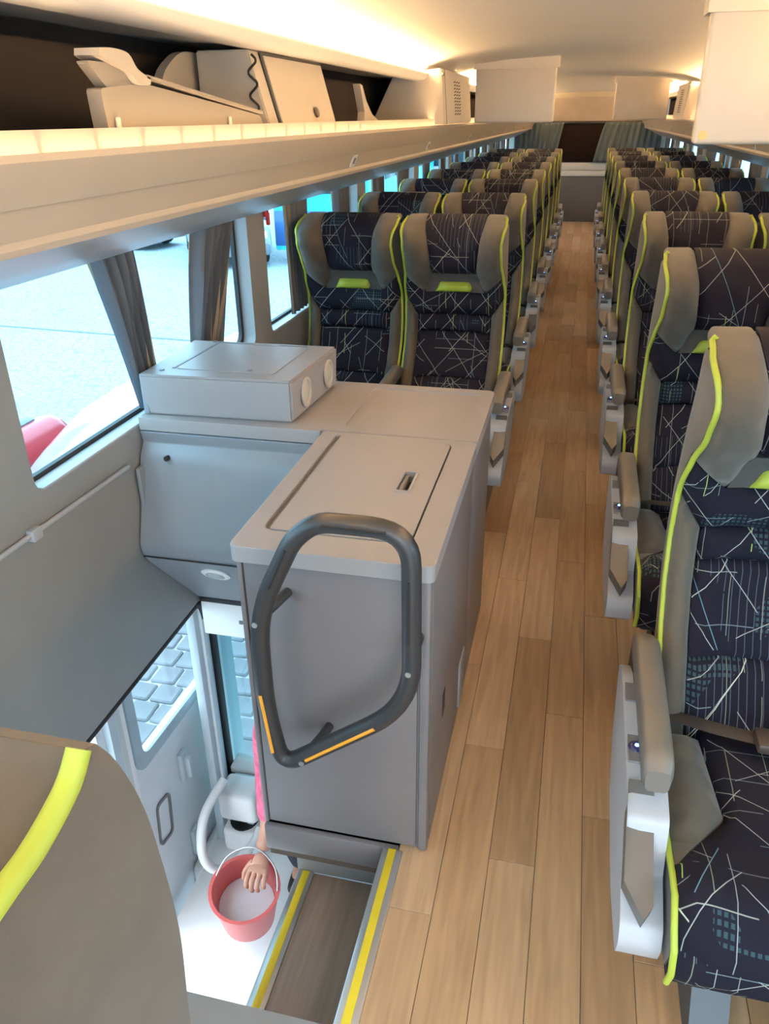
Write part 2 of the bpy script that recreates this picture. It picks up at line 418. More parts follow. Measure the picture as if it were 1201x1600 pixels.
# ------------------------------------------------------------------ ceiling and rear bulkhead
prof = [(-1.21, 1.80), (-1.0, 1.785), (-.93, 1.772), (-.90, 1.768), (-.865, 1.772), (-.845, 1.785), (-.84, 1.80), (-.845, 1.806), (-.87, 1.806), (-.888, 1.815), (-.878, 1.826), (-.85, 1.840), (-.80, 1.857), (-.70, 1.882), (-.5, 1.904), (-.25, 1.916), (0, 1.92)]
prof = prof+[(-a, b) for a, b in reversed(prof[:-1])]
V = []; F = []; n = len(prof)
for (yy, dz) in ((YF, 0), (YR+.1, 0)):
    for a, b in prof: V.append((a, yy, b))
    for a, b in prof: V.append((a, yy, b+.05))
for i in range(n-1):
    F += [(i, i+1, 2*n+i+1, 2*n+i), (n+i, 3*n+i, 3*n+i+1, n+i+1)]
F += [tuple(range(n))+tuple(range(2*n-1, n-1, -1)), tuple(range(2*n, 3*n))+tuple(range(4*n-1, 3*n-1, -1))]
ce = struct(raw('ceiling', V, F, CEIL, None, 50), 'cream domed ceiling of the bus', 'ceiling')
for sg in (-1, 1): box('cove_light', sg*.850, sg*.872, YF+.02, YR, 1.8065, 1.811, COVE, ce, 0)
wr = struct(box('wall_rear', -1.26, 1.26, YR+.06, YR+.12, -.12, 2.05, mat('beige_bulkhead', (.42, .37, .31), .6), None, 0), 'beige rear bulkhead with dark window at the end of the aisle', 'wall')
box('lower_panel', -1.2, 1.2, YR, YR+.06, 0, .70, REARG, wr, .01)
box('lower_ledge', -1.2, 1.2, YR-.02, YR+.06, .70, .785, SCRB, wr, .015)
box('upper_ledge', -1.2, 1.2, YR+.02, YR+.06, .79, .90, SCRB, wr, .015)
bw = box('rear_window', -.9, .9, YR+.045, YR+.06, .91, 1.47, mat('dark_rear_glass', (.008, .004, .003), .7, spec=.1), wr, .01)
box('dark_rail', -1.1, 1.1, YR+.0, YR+.05, 1.475, 1.51, BLACK, wr, .01)
V = []; F = []
ar = [(-1.15, 1.50)]+[(-1.15+2.3*i/16, 1.79+.06*math.sin(math.pi*i/16)) for i in range(17)]+[(1.15, 1.50)]
extrude('arched_panel', ar, lambda u, v, d: (u, YR+.06-d, v), 0, .05, mat('taupe_panel', (.36, .30, .245), .6), wr)

# ------------------------------------------------------------------ luggage racks with their LED strips
RP = [(-.800, 1.556), (-.796, 1.545), (-.800, 1.532), (-.822, 1.490), (-.828, 1.479), (-.840, 1.480), (-.848, 1.455), (-.862, 1.427), (-.858, 1.416), (-.864, 1.404), (-.882, 1.400), (-.898, 1.402), (-1.0, 1.345), (-1.10, 1.300), (-1.205, 1.300)]
NUMY = [3.15, 4.73, 6.46, 8.11, 9.4, 10.4, 11.9]
for side, sg in (('left', -1), ('right', 1)):
    rk = empty('luggage_rack', (sg*.8, YF, 1.5)); tag(rk, 'beige overhead luggage rack along the %s side windows' % side, 'luggage rack')
    f = -sg; off = Vector((sg*.8, YF, 1.5))
    def pt(x, y, z): return Vector((f*x, y, z))-off                     # x given for the left side
    YE = YR-.12
    def strip(name, P, m, close=False, y0=YF, y1=YE, sh=25):
        n = len(P); V = [pt(a, y0, b) for a, b in P]+[pt(a, y1, b) for a, b in P]
        F = [(i, (i+1) % n, n+(i+1) % n, n+i) for i in range(n if close else n-1)]
        if close: F += [tuple(range(n-1, -1, -1)), tuple(range(n, 2*n))]
        return raw(name, V, F, m, rk, sh)
    strip('front_moulding', RP[:6]+[(-.84, 1.50), (-.83, 1.545)], RACK, True)
    strip('middle_moulding', RP[5:11]+[(-.91, 1.44), (-.87, 1.49)], RACK, True)
    strip('underside_panel', RP[10:]+[(-1.205, 1.33), (-.94, 1.43)], RACKD, True)
    strip('rack_floor', [(-.83, 1.543), (-1.2, 1.535), (-1.2, 1.515), (-.84, 1.52)], DBRN, True)
    strip('rack_back', [(-1.19, 1.535), (-1.19, 1.795), (-1.205, 1.795), (-1.205, 1.535)], DBRN, True)
    strip('clear_lip', [(-.802, 1.550), (-.802, 1.588), (-.807, 1.588), (-.807, 1.550)], LIPM, True)
    strip('led_shade_ridge', [(-.832, 1.543), (-.832, 1.582), (-.836, 1.582), (-.836, 1.543)], RACK, True)  # ridge added behind the LED to keep its light off the rack interior
    strip('led_strip', [(-.812, 1.548), (-.812, 1.553), (-.826, 1.553), (-.826, 1.548)], LED, True)
    y = YF+.1; dm = None
    while y < YE:
        if dm is None:
            o = box('lip_bracket', -.004, .004, -.006, .006, 0, .034, mat('milky_plastic', (.8, .75, .66), .4), rk, .002, 1); dm = o.data
        else:
            o = bpy.data.objects.new('lip_bracket', dm); COL.objects.link(o); o.parent = rk
        o.location = pt(-.8095, y, 1.552); y += .16
    for yy in NUMY:
        a, b = Vector((-.840, 0, 1.4748)), Vector((-.862, 0, 1.4552)); 
        V = [pt(-.8405, yy-.03, 1.4738), pt(-.8405, yy+.03, 1.4738), pt(-.8585, yy+.03, 1.432), pt(-.8585, yy-.03, 1.432)]
        nn = Vector((f*.7*-1*-1, 0, -.75)).normalized()
        nn = Vector((f*.89, 0, -.45)).normalized()
        tg = raw('seat_number_tag', V+[v+nn*.003 for v in V], [(0, 1, 2, 3), (7, 6, 5, 4), (0, 4, 5, 1), (1, 5, 6, 2), (2, 6, 7, 3), (3, 7, 4, 0)], WHITE, rk)
        c = sum((v for v in V), Vector())/4+nn*.0032; e1 = (V[1]-V[0]).normalized()*.011; e2 = (V[3]-V[0]).normalized()*.011
        W_ = [c-e1-e2, c+e1-e2, c+e1+e2, c-e1+e2]
        raw('tag_mark', W_+[v+nn*.001 for v in W_], [(0, 1, 2, 3), (7, 6, 5, 4), (0, 4, 5, 1), (1, 5, 6, 2), (2, 6, 7, 3), (3, 7, 4, 0)], BTN, tg)

# ------------------------------------------------------------------ passenger seats
HW = .2225
FT = [(1.23, -.055), (1.215, -.02), (1.20, .045), (1.17, .115), (1.12, .125), (1.05, .08), (.98, .015), (.88, -.04), (.78, -.045), (.68, -.02), (.60, .03), (.53, .095), (.47, .15), (.40, .19)]
CT_ = [(1.23, -.06), (1.215, -.03), (1.19, .0), (1.12, .035), (1.03, .035), (.995, .005), (.97, -.04), (.915, -.045), (.895, -.04), (.80, -.065), (.68, -.045), (.60, .005), (.53, .07), (.47, .125), (.40, .165)]
BT = [(1.225, -.05), (1.19, -.075), (1.135, -.085), (.986, -.13), (.832, -.165), (.717, -.15), (.592, -.10), (.506, -.05), (.40, .0)]
Fz = lambda z: lerp_tab(FT, z)
def inset(z): return .003+.015*sst(.90, 1.06, z)-.012*sst(1.13, 1.205, z)
def Dback(x, z):
    c = lerp_tab(CT_, z); f = Fz(z); k = sst(.085, .175, abs(x)); e = sst(HW-.022, HW, abs(x))
    return c+(f-c)*k-.012*e*e-.012
mapb = lambda u, v, h: (u*(HW-inset(v))/HW, -h, v)
def mirror(P): return [(-a, b) for a, b in reversed(P)]
def build_seat(sg, kind, tabs=None):
    """sg: sign of x towards the aisle; kind: 'aisle' or 'window'"""
    global FT, BT
    if tabs: keep = FT, BT; FT, BT = tabs
    s = empty('passenger_seat'); PATX = SEATG if kind == 'plain' else PAT
    # shell: lofted rounded sections
    V = []; F = []; zs = [.40, .46, .53, .60, .68, .78, .88, .93, .98, 1.015, 1.05, 1.08, 1.10, 1.12, 1.14, 1.155, 1.17, 1.18, 1.19, 1.198, 1.205, 1.211, 1.216]
    N_ = 0
    for z in zs:
        hw = HW-(.022 if tabs else .012)*sst(1.18, 1.216, z)**2; f = Fz(z)-(.024 if tabs else .052)-(0 if tabs else .02)*sst(1.16, 1.216, z); hf = hw-inset(z); b = lerp_tab(BT, z)+.012*sst(1.19, 1.216, z); b = min(b, f-.02)
        r = .035; cz = max(min(f-.02, lerp_tab(CT_, z)-.045), b+.01)
        sec = [(-hf, f), (-hw, max(b+r, min(f-.03, b+.07))), (-hw, b+r), (-hw+r*.3, b+r*.3), (-hw+r, b), (0, b-.012), (hw-r, b), (hw-r*.3, b+r*.3), (hw, b+r), (hw, max(b+r, min(f-.03, b+.07))), (hf, f), (hf-.03, f-.02), (hf-.06, cz), (-hf+.06, cz), (-hf+.03, f-.02)]
        N_ = len(sec); V += [(a, -q, z) for a, q in sec]
    for i in range(len(zs)-1):
        for j in range(N_): F.append((i*N_+j, i*N_+(j+1) % N_, (i+1)*N_+(j+1) % N_, (i+1)*N_+j))
    F += [tuple(range(N_-1, -1, -1)), tuple((len(zs)-1)*N_+j for j in range(N_))]
    raw('back_shell', V, F, SEATG, s, 50)
    # side gussets between piping and shell are the shell itself; upholstered front pads follow
    if kind != 'plain':
        wing = round_poly([(-.132, 1.226), (-.212, 1.225, .012), (-HW, 1.212, .012), (-HW, .982, .01), (-.138, .908, .006), (-.122, .93), (-.104, .993)], .012, 3)
        wsk = .02 if tabs else .05
        pad('headrest_wing', wing, mapb, SEATG, s, Dback, .016, .03, .024, wsk)
        pad('headrest_wing', mirror(wing), mapb, SEATG, s, Dback, .016, .03, .024, wsk)
        pil = round_poly([(-.130, 1.226, .005), (-.100, .993, .03), (.100, .993, .03), (.130, 1.226, .005)], .02, 4)
        pad('headrest_pillow', pil, mapb, PATX, s, Dback, .024, .04, .024, .05)
        pad('neck_recess', [(-.103, .994), (-.132, .907), (.132, .907), (.103, .994)], mapb, DARKG, s, Dback, .004, .02, .035, .04)
        pad('lime_tab', round_poly([(-.068, .955), (-.090, .907, .002), (.090, .907, .002), (.068, .955)], .012, 3), mapb, LIME, s, Dback, .022, .02, .02, .02)
        sh = [(-HW, .979), (-HW, .89), (-.168, .807), (.168, .807), (HW, .89), (HW, .979), (.135, .905), (-.135, .905)]
        pad('shoulder_pad', sh, mapb, PATX, s, Dback, .022, .035, .026, .05)
        bol = [(-HW, .886), (-HW, .40), (-.166, .40), (-.168, .803)]
        pad('side_bolster', bol, mapb, SEATG, s, Dback, .022, .026, .0138, .05)
        pad('side_bolster', mirror(bol), mapb, SEATG, s, Dback, .022, .026, .0138, .05)
        for z0, z1 in ((.732, .804), (.55, .729), (.40, .547)):
            pad('lumbar_pad', round_poly([(-.165, z1), (-.165, z0), (.165, z0), (.165, z1)], .008, 2), mapb, PATX, s, Dback, .022, .03, .03, .05)
    pz = [1.213-.753*(i/44)**1.25 for i in range(45)]
    for q in (-1, 1):
        P = ([(q*.206, .035, 1.2225)] if not tabs else [])+[(q*(HW+.001-inset(z)-.005*sst(1.195, 1.213, z)), -Fz(z)+.022, z) for z in pz if z < 1.197 or not tabs]
        tube('piping', P, .0062, LIME, s, 8)
    if kind == 'plain':
        V = []; F = []; nx = 12; rows = [(-Fz(z)+.020, z) for z in pz]
        for y_, z in rows:
            for i in range(nx+1):
                x_ = (HW-inset(z)-.018*sst(1.185, 1.213, z))*(1-2*i/nx); V.append((x_, y_-.012*math.sin(math.pi*i/nx), z))
        for r in range(len(rows)-1):
            for i in range(nx): F.append((r*(nx+1)+i, r*(nx+1)+i+1, (r+1)*(nx+1)+i+1, (r+1)*(nx+1)+i))
        raw('front_cover', V, F, SEATG, s, 60)
    # cushion
    C0, C1 = .13, .665
    def Dc(u, v):                                             # u = x, v = forward
        e = sst(HW-.03, HW, abs(u)); b = .435+.02*sst(.45, .6, v)-.05*sst(.58, .665, v)**1.5+.014*sst(.09, .19, abs(u))
        return b-.012*e
    mapc = lambda u, v, h: (u, -v, h)
    cb = [(.30, C1-.015), (.43, C1), (.425, C0)]
    sec = [(C0, .30), (C0, .42), (.60, .42), (C1-.035, .385), (C1-.03, .35), (C1-.05, .30)]
    V = [(a, -b, z) for a in (-HW+.002, HW-.002) for b, z in sec]; k = len(sec)
    raw('cushion_base', V, [(i, (i+1) % k, k+(i+1) % k, k+i) for i in range(k)]+[tuple(range(k-1, -1, -1)), tuple(range(k, 2*k))], SEATG, s, 40)
    gp = [(-HW, .20), (-.14, .20), (-.118, .40), (-HW+.012, .53), (-HW, .535)]
    pad('cushion_bolster', gp, mapc, SEATG, s, Dc, .018, .03, .03, .03)
    pad('cushion_bolster', mirror(gp), mapc, SEATG, s, Dc, .018, .03, .03, .03)
    ctr = [(-.138, .17), (.138, .17), (.115, .402), (HW-.012, .533), (HW, .538), (HW-.004, C1-.02), (.16, C1), (-.16, C1), (-HW+.004, C1-.02), (-HW, .538), (-HW+.012, .533), (-.115, .402)]
    pad('cushion_top', ctr, mapc, PATX, s, Dc, .018, .03, .03, .03)
    pad('cushion_front', [(-HW+.006, .41), (-HW+.006, .285), (HW-.006, .285), (HW-.006, .41)], lambda u, v, h: (u, -h, v), PATX, s, lambda u, v: C1-.006-.03*sst(.36, .28, v)-.03*sst(.37, .41, v), .012, .03, .04, .03)
    for q in (-1, 1):
        P = [(q*(HW+.001), -v, Dc(HW, v)+.002) for v in (.20, .26, .32, .38, .44, .50, .55, .60, .64, .665)]+[(q*(HW-.004), -C1+.004, .345), (q*(HW-.004), -C1+.02, .30)]
        if kind == 'plain': break
        tube('cushion_piping', P, .006, LIME, s, 8)
    # belt
    V, F = tube_geo([(-sg*.20, -.16, .47), (-sg*.09, -.21, .487), (0, -.225, .485), (.11*sg, -.21, .487), (.21*sg, -.15, .46)], .020, 8, flat=(.16, 1.0))
    bt = raw('seat_belt', V, F, BELT, s, 60)
    bb = bmesh.new(); rb(bb, -.045, .045, -.262, -.205, .482, .505, .006); bobj('buckle', bb, BUCK, bt)
    # underframe and leg
    bm = bmesh.new(); rb(bm, -.20, .20, -.60, -.14, .255, .30, .01); bobj('underframe', bm, BLACK, s)
    lx = sg*.10 if kind == 'aisle' else -sg*.12
    def leg(n, x0, x1, P, m): extrude(n, P, lambda u, v, d: (d, -u, v), x0, x1, m, s)
    leg('leg_bracket', lx-.03, lx+.03, [(.52, .26), (.30, .26), (.36, .13), (.50, .13)], BLACK)
    leg('leg', lx-.035, lx+.035, [(.51, .135), (.35, .135), (.31, .02), (.29, .0), (.60, .0), (.575, .02)], STEEL)
    # armrest on the aisle side of every seat
    if kind == 'plain':
        FT, BT = keep; return s
    ax = sg*(HW+.033) if kind == 'aisle' else sg*(HW+.0065)
    hw_ = .027 if kind == 'aisle' else .021
    A = smooth_path([(0, -.03, .555), (0, -.10, .578), (0, -.20, .578), (0, -.32, .576), (0, -.42, .572), (0, -.462, .562)], 4)
    V = []; F = []; m_ = 12
    for i, p in enumerate(A):
        t = i/(len(A)-1); hh = .020+.012*sst(0, .25, t)-.008*sst(.85, 1, t); ww = hw_*(.82+.18*sst(0, .2, t))-.006*sst(.9, 1, t)
        for j in range(m_):
            q = 2*math.pi*j/m_; c, d = math.cos(q), math.sin(q)
            V.append((ax+ww*math.copysign(abs(c)**.45, c), p.y, p.z+hh*math.copysign(abs(d)**.5, d)))
    for i in range(len(A)-1):
        for j in range(m_): F.append((i*m_+j, i*m_+(j+1) % m_, (i+1)*m_+(j+1) % m_, (i+1)*m_+j))
    F += [tuple(range(m_-1, -1, -1)), tuple((len(A)-1)*m_+j for j in range(m_))]
    raw('armrest', V, F, ARM, s, 55)
    bm = bmesh.new(); rb(bm, ax-hw_*.8, ax+hw_*.8, -.16, -.02, .45, .56, .008); bobj('armrest_pivot', bm, BLACK, s)
    if kind == 'aisle':
        g = lambda x: sg*x
        i0, i1 = sorted((g(HW+.004), g(HW+.066)))
        side = round_poly([(.05, .50), (.12, .36), (.22, .285), (.44, .255), (.60, .285), (.615, .33), (.60, .365), (.52, .40), (.49, .50), (.40, .515), (.12, .53)], .012, 3)
        cs = extrude('side_console', side, lambda u, v, d: (g(d), -u, v), HW+.006, HW+.077, CONS, s)
        for (f0, f1, m, dz) in ((.15, .21, BTN, .0), (.30, .375, BTN, 0)):
            z_ = .5285-(f0-.12)*.054
            box('button_panel', g(HW+.036), g(HW+.074), -f1, -f0, z_-.012, z_+.0015, m, cs, .002, 1)
        V = []; 
        bm = bmesh.new(); bmesh.ops.create_uvsphere(bm, u_segments=12, v_segments=8, radius=.0155); bmesh.ops.scale(bm, vec=(1, 1, .45), verts=bm.verts[:]); bmesh.ops.translate(bm, vec=(g(HW+.057), -.335, .520), verts=bm.verts[:])
        kb = bobj('recline_button', bm, mat('dark_blue_button', (.02, .025, .09), .25), cs)
        bm = bmesh.new(); bmesh.ops.create_uvsphere(bm, u_segments=8, v_segments=6, radius=.0042); bmesh.ops.translate(bm, vec=(g(HW+.057), -.337, .5265), verts=bm.verts[:]); bobj('blue_light', bm, BLUE, kb)
        V = [(g(a), -b, c) for a, b, c in ((HW+.030, .42, .520), (HW+.074, .42, .520), (HW+.079, .50, .50), (HW+.079, .575, .44), (HW+.044, .615, .40), (HW+.030, .60, .42))]
        V2 = [(v[0], v[1]+.012, v[2]-.035) for v in V]; k = 6
        raw('pocket_cover', V+V2, [tuple(range(6)), tuple(range(11, 5, -1))]+[(i, (i+1) % 6, 6+(i+1) % 6, 6+i) for i in range(6)], POCK, cs, 25)
    if tabs: FT, BT = keep
    return s
protos = {(sg, k): build_seat(sg, k) for sg in (1, -1) for k in ('aisle', 'window')}
used = set()
def place_seat(sg, kind, y, label, group, rz=0, dx=0):
    key = (sg, kind)
    o = protos[key] if key not in used else copy_tree(protos[key])
    used.add(key)
    xc = (-sg)*(.2685+HW+.002) if kind == 'aisle' else (-sg)*(.2685+3*HW+.017)
    o.location = (xc+dx, y, 0); o.rotation_euler = (0, 0, rz)
    tag(o, label, 'seat', group); return o
PITCHY, YL, YRR = 1.0507, 3.4291, 1.5377
for i in range(8):
    for k in ('aisle', 'window'):
        place_seat(1, k, YL+PITCHY*i, 'grey and navy patterned %s seat, left side, %s row behind the grey cabinet' % (k, ORD[i]), 'seats on the left side behind the cabinet')
for i in range(10):
    for k in ('aisle', 'window'):
        place_seat(-1, k, YRR+PITCHY*i, 'grey and navy patterned %s seat, right side, %s row counted from the camera' % (k, ORD[i]), 'seats on the right side of the aisle')
# the seat at the near left is taller and upright: its own side profile, closed back and cover
o = empty('passenger_seat', (-.2685-HW-.002, .329, 0))
front = smooth_path([(-.002, 1.233, 0), (-.021, 1.217, 0), (-.058, 1.206, 0), (-.094, 1.204, 0), (-.14, 1.198, 0), (-.18, 1.165, 0), (-.205, 1.08, 0), (-.22, .95, 0), (-.235, .75, 0), (-.26, .50, 0), (-.265, .42, 0)], 5)
back = smooth_path([(.012, .40, 0), (.035, .6, 0), (.050, .844, 0), (.061, .966, 0), (.054, 1.08, 0), (.045, 1.14, 0), (.028, 1.195, 0), (.012, 1.226, 0)], 5)
sp = extrude('back_shell', [(p.x, p.y) for p in front+back], lambda u, v, d: (d, u, v), -HW, HW, SEATG, o)
md = sp.modifiers.new('soft', 'BEVEL'); md.width = .010; md.segments = 3; md.limit_method = 'ANGLE'; md.angle_limit = math.radians(40)
for q in (-1, 1): tube('piping', [(q*(HW-.002), p.x-.001, p.y+.002) for p in front], .0085, LIME, o, 10)
bm = bmesh.new(); rb(bm, -HW, HW, -.66, -.17, .29, .45, .05, 4); bobj('cushion', bm, SEATG, o)
bm = bmesh.new(); rb(bm, -.20, .20, -.60, -.05, .25, .295, .01); bobj('underframe', bm, BLACK, o)
for q in (-1, 1): extrude('leg', [(-.51, .255), (-.35, .255), (-.29, .0), (-.60, .0)], lambda u, v, d: (d, u, v), q*.12-.03, q*.12+.03, STEEL, o)
tag(o, 'grey seat back with lime piping in the near left corner beside the stairs', 'seat')

# ------------------------------------------------------------------ stairwell by the door
st = struct(empty('stairwell', (-.9, 1.6, -1.2)), 'bright stairwell with grey oak step going down to the door', 'stairs')
def sbox(n, x0, x1, y0, y1, z0, z1, m, r=.004): 
    o = box(n, x0+.9, x1+.9, y0-1.6, y1-1.6, z0+1.2, z1+1.2, m, st, r); return o
sbox('platform', -1.27, -.55, .85, 3.4, -1.26, -1.20, WHITE)
sbox('side_riser', -.56, -.53, .88, 3.4, -1.2, -.215, mat('pale_teal_panel', (.50, .58, .60), .5))
sbox('front_wall', -1.25, -.29, .84, .89, -1.2, -.125, STAIRG)
sbox('rear_wall', -1.25, -.55, 3.36, 3.4, -1.2, -.12, DOORW)
sbox('step_riser', -.29, -.276, .87, 1.36, -.2, -.035, STAIRG)
sbox('recessed_panel', -.56, -.29, 1.335, 1.36, -.2, -.08, STAIRG)
sbox('under_floor_panel', -1.24, -.54, 2.31, 3.4, -.14, -.12, DOORW)
sb = sbox('step', -.535, -.29, .89, 1.336, -.235, -.2, WOODS)
sbox('step_nosing', -.557, -.512, .89, 1.336, -.206, -.196, ALU, .003)
sbox('yellow_strip', -.543, -.524, .89, 1.334, -.199, -.1945, YEL, .001)
sbox('floor_nosing', -.312, -.262, .86, 1.292, -.03, .003, ALU, .003)
sbox('yellow_strip', -.297, -.278, .86, 1.291, .001, .0045, YEL, .001)
lf = struct(box('floor_2', -XL, -.275, YF, .86, -.12, 0, STAIRG, None, 0), 'raised floor under the near left seat', 'floor')
# glazed partition at the rear of the stairs
pt_ = struct(empty('partition', (-.9, 2.2, -1.2)), 'white glazed partition at the rear of the stairwell', 'partition')
def pbox(n, x0, x1, y0, y1, z0, z1, m, r=.004): return box(n, x0+.9, x1+.9, y0-2.2, y1-2.2, z0+1.2, z1+1.2, m, pt_, r)
pbox('header', -1.205, -.56, 2.17, 2.31, -.115, .03, WHITE, .006)
pbox('header_seal', -1.205, -.56, 2.168, 2.19, .03, .05, RUBBER, .002)
pbox('ledge', -1.22, -.56, 2.25, 2.34, -.90, -.865, WHITE, .008)
pbox('lower_panel', -1.22, -.56, 2.30, 2.33, -1.2, -.90, DOORW)
pbox('pane', -1.22, -.56, 2.308, 2.314, -.866, -.115, CLEAR, 0)
pbox('header_screw', -1.06, -1.045, 2.166, 2.172, -.05, -.035, BTN, .002)
# door jamb
dj = struct(empty('door_1', (-1.25, 2.2, -1.3)), 'rear jamb of the bus doorway with black seal', 'door frame')
box('jamb_profile', -.02, .02, -.05, .055, 0, 1.34, mat('pale_blue_profile', (.50, .58, .62), .35), dj, .012)
box('jamb_rib', .02, .034, -.02, .01, 0, 1.33, DOORW, dj, .004)
box('jamb_seal', -.015, .028, .055, .10, 0, 1.33, RUBBER, dj, .008)
w19 = struct(empty('window_19', (-1.25, 2.8, -.6)), 'clear lower side window behind the doorway', 'window')
box('pane', -.004, .004, -.5, .6, -.6, .48, CLEAR, w19, 0)
# rubber seal along the lower edge of the wall over the door
tag(tube('door_seal', [(-1.222, .5, .02), (-1.222, 1.9, .02), (-1.222, 2.15, .02), (-1.215, 2.19, .0), (-1.215, 2.2, -.06)], .016, RUBBER), 'black rubber seal along the top of the doorway', 'seal')

# open door leaf standing outside
dl = empty('door_leaf', (-1.36, 2.1, -1.57)); tag(dl, 'open white bus door with window and red painted top outside', 'door')
ml = lambda u, v, d: (d, u-2.1, v+1.57)
LX = .03
plate('inner_panel', round_poly([(1.62, -1.55), (2.62, -1.55), (2.62, .56), (1.62, .56)], .05), [round_poly([(1.80, -.46), (2.44, -.50), (2.44, .40), (1.80, .40)], .06, 5)], ml, -.02, LX, DOORW, dl)
plate('window_seal', round_poly([(1.78, -.48), (2.46, -.52), (2.46, .42), (1.78, .42)], .07, 5), [round_poly([(1.83, -.43), (2.41, -.47), (2.41, .37), (1.83, .37)], .05, 5)], ml, .028, .040, mat('pale_seal', (.35, .45, .5), .5), dl)
plate('pane', round_poly([(1.79, -.47), (2.45, -.51), (2.45, .41), (1.79, .41)], .06, 5), [], ml, 0, .005, CLEAR, dl)
plate('frame_rib', [(1.66, -1.5), (1.70, -1.5), (1.70, .5), (1.66, .5)], [], ml, LX, .055, mat('pale_blue_profile', (.5, .58, .62), .35), dl)
plate('frame_rib', [(1.735, -1.5), (1.755, -1.5), (1.755, .5), (1.735, .5)], [], ml, LX, .05, WHITE, dl)
plate('recess_ring', round_poly([(1.83, -.90), (1.93, -.92), (1.95, -.72), (1.85, -.70)], .03, 5), [round_poly([(1.84, -.89), (1.92, -.908), (1.938, -.73), (1.858, -.713)], .025, 5)], ml, LX, .037, BTN, dl)
for zz in (-.70, -1.12):
    hb = bmesh.new(); rb(hb, LX, .05, 2.04-2.1, 2.09-2.1, zz-.07+1.57, zz+.07+1.57, .005); rb(hb, .05, .075, 2.055-2.1, 2.075-2.1, zz-.05+1.57, zz+.05+1.57, .004)
    bobj('latch', hb, mat('pale_blue_profile', (.5, .58, .62), .35), dl)
box('lower_moulding', LX, .10, 2.0-2.1, 2.55-2.1, .12, .35, WHITE, dl, .04, 3)
# bulged outer top of the leaf, pale then red
def cap(name, ys, m):
    V = []; F = []; k = 10
    for y in ys:
        zr = lerp_tab([(3.4, .60), (3.0, .655), (2.6, .69), (2.33, .68), (1.97, .60), (1.6, .50), (1.3, .40)], y); wd = .05+.28*sst(1.2, 2.1, y)
        for j in range(k+1):
            t = j/k; V.append((.04-wd*t, y-2.1, .765+(zr-.765)*t**1.8+1.57))
        V.append((.04-wd*1.06, y-2.1, zr-.05+1.57)); V.append((.04-wd*1.06, y-2.1, zr-.4+1.57)); V.append((.04, y-2.1, .40+1.57-.1))
    q = k+4
    for i in range(len(ys)-1):
        for j in range(q): F.append((i*q+j, i*q+(j+1) % q, (i+1)*q+(j+1) % q, (i+1)*q+j))
    F += [tuple(range(q-1, -1, -1)), tuple((len(ys)-1)*q+j for j in range(q))]
    raw(name, V, F, m, dl, 40)
cap('pale_top', [1.35+.061*i for i in range(13)], mat('white_gloss_paint', (.30, .37, .41), .15))
cap('red_top', [2.084+.12*i for i in range(11)], RED)
# mirror housing farther forward outside
mh = empty('mirror_housing', (-2.0, 2.62, .455)); tag(mh, 'rounded red exterior mirror housing outside the first left window', 'mirror')
V, F = tube_geo([(0, -.55, 0), (0, -.3, 0), (0, -.06, 0), (0, -.02, 0), (0, 0, 0)], [.088, .092, .092, .085, .06], 20); raw('shell', V, F, RED, mh, 50)
box('cap', -.07, .0, -.3, -.09, .05, .105, BTN, mh, .03)
tube('arm', [(0, -.5, -.05), (.2, -.6, -.2), (.6, -.7, -.35)], .03, RED, mh)

# ------------------------------------------------------------------ white fittings, bucket and the cleaner
bn = empty('litter_bin', (-1.14, 2.17, -1.2)); tag(bn, 'white bin with round opening beside the doorway', 'bin')
bm = bmesh.new(); rb(bm, -.075, .085, -.07, .07, 0, .125, .02, 3); bobj('body', bm, WHITE, bn)
V, F = tube_geo([(.0, 0, .120), (.0, 0, .128)], [.06, .06], 20); raw('opening', V, F, BLACK, bn)
box('bracket', .02, .05, -.02, .02, .10, .17, mat('pale_blue_profile', (.5, .58, .62), .35), bn, .004)
box('dark_label', .03, .055, -.074, -.069, .02, .06, BLACK, bn, .001)
pd = empty('dispenser_box', (-1.13, 2.16, -.98)); tag(pd, 'white rounded dispenser box fixed over the white bin', 'dispenser')
bm = bmesh.new(); rb(bm, -.085, .085, -.07, .07, -.03, .12, .028, 3); bobj('body', bm, WHITE, pd)
box('base_plate', -.06, .06, .05, .085, -.02, .10, DOORW, pd, .01)
tag(tube('grab_handle', smooth_path([(-1.17, 2.10, -.78), (-1.20, 1.96, -.84), (-1.19, 1.89, -.98), (-1.14, 1.92, -1.08), (-1.07, 2.05, -1.09), (-1.05, 2.13, -1.06)], 6), .019, WHITE, None, 12), 'curved white grab handle next to the dispenser box', 'handle')

bk = empty('bucket', (-.925, 1.70, -.85)); tag(bk, 'red plastic bucket with soapy water held above the entrance step', 'bucket')
bk.rotation_euler = (math.radians(9), math.radians(4), 0)
RB = [(.0, -.205), (.090, -.205), (.095, -.195), (.121, -.012), (.121, 0), (.128, 0), (.128, .004), (.116, .004), (.113, -.01), (.089, -.19), (0, -.19)]
def lathe(name, prof, m, parent, n=32):
    V = []; F = []
    for r, z in prof:
        for j in range(n): a = 2*math.pi*j/n; V.append((max(r, .0005)*math.cos(a), max(r, .0005)*math.sin(a), z))
    for i in range(len(prof)-1):
        for j in range(n): F.append((i*n+j, i*n+(j+1) % n, (i+1)*n+(j+1) % n, (i+1)*n+j))
    return raw(name, V, F, m, parent, 40)
lathe('pail', RB, BUCKET, bk)
lathe('water', [(0, -.10), (.1, -.1), (.1, -.102), (0, -.102)], WATER, bk)
tube('bail', smooth_path([(-.122, 0, -.015), (-.09, .075, .05), (0, .11, .085), (.09, .075, .05), (.122, 0, -.015)], 6), .003, ALU, bk, 8)

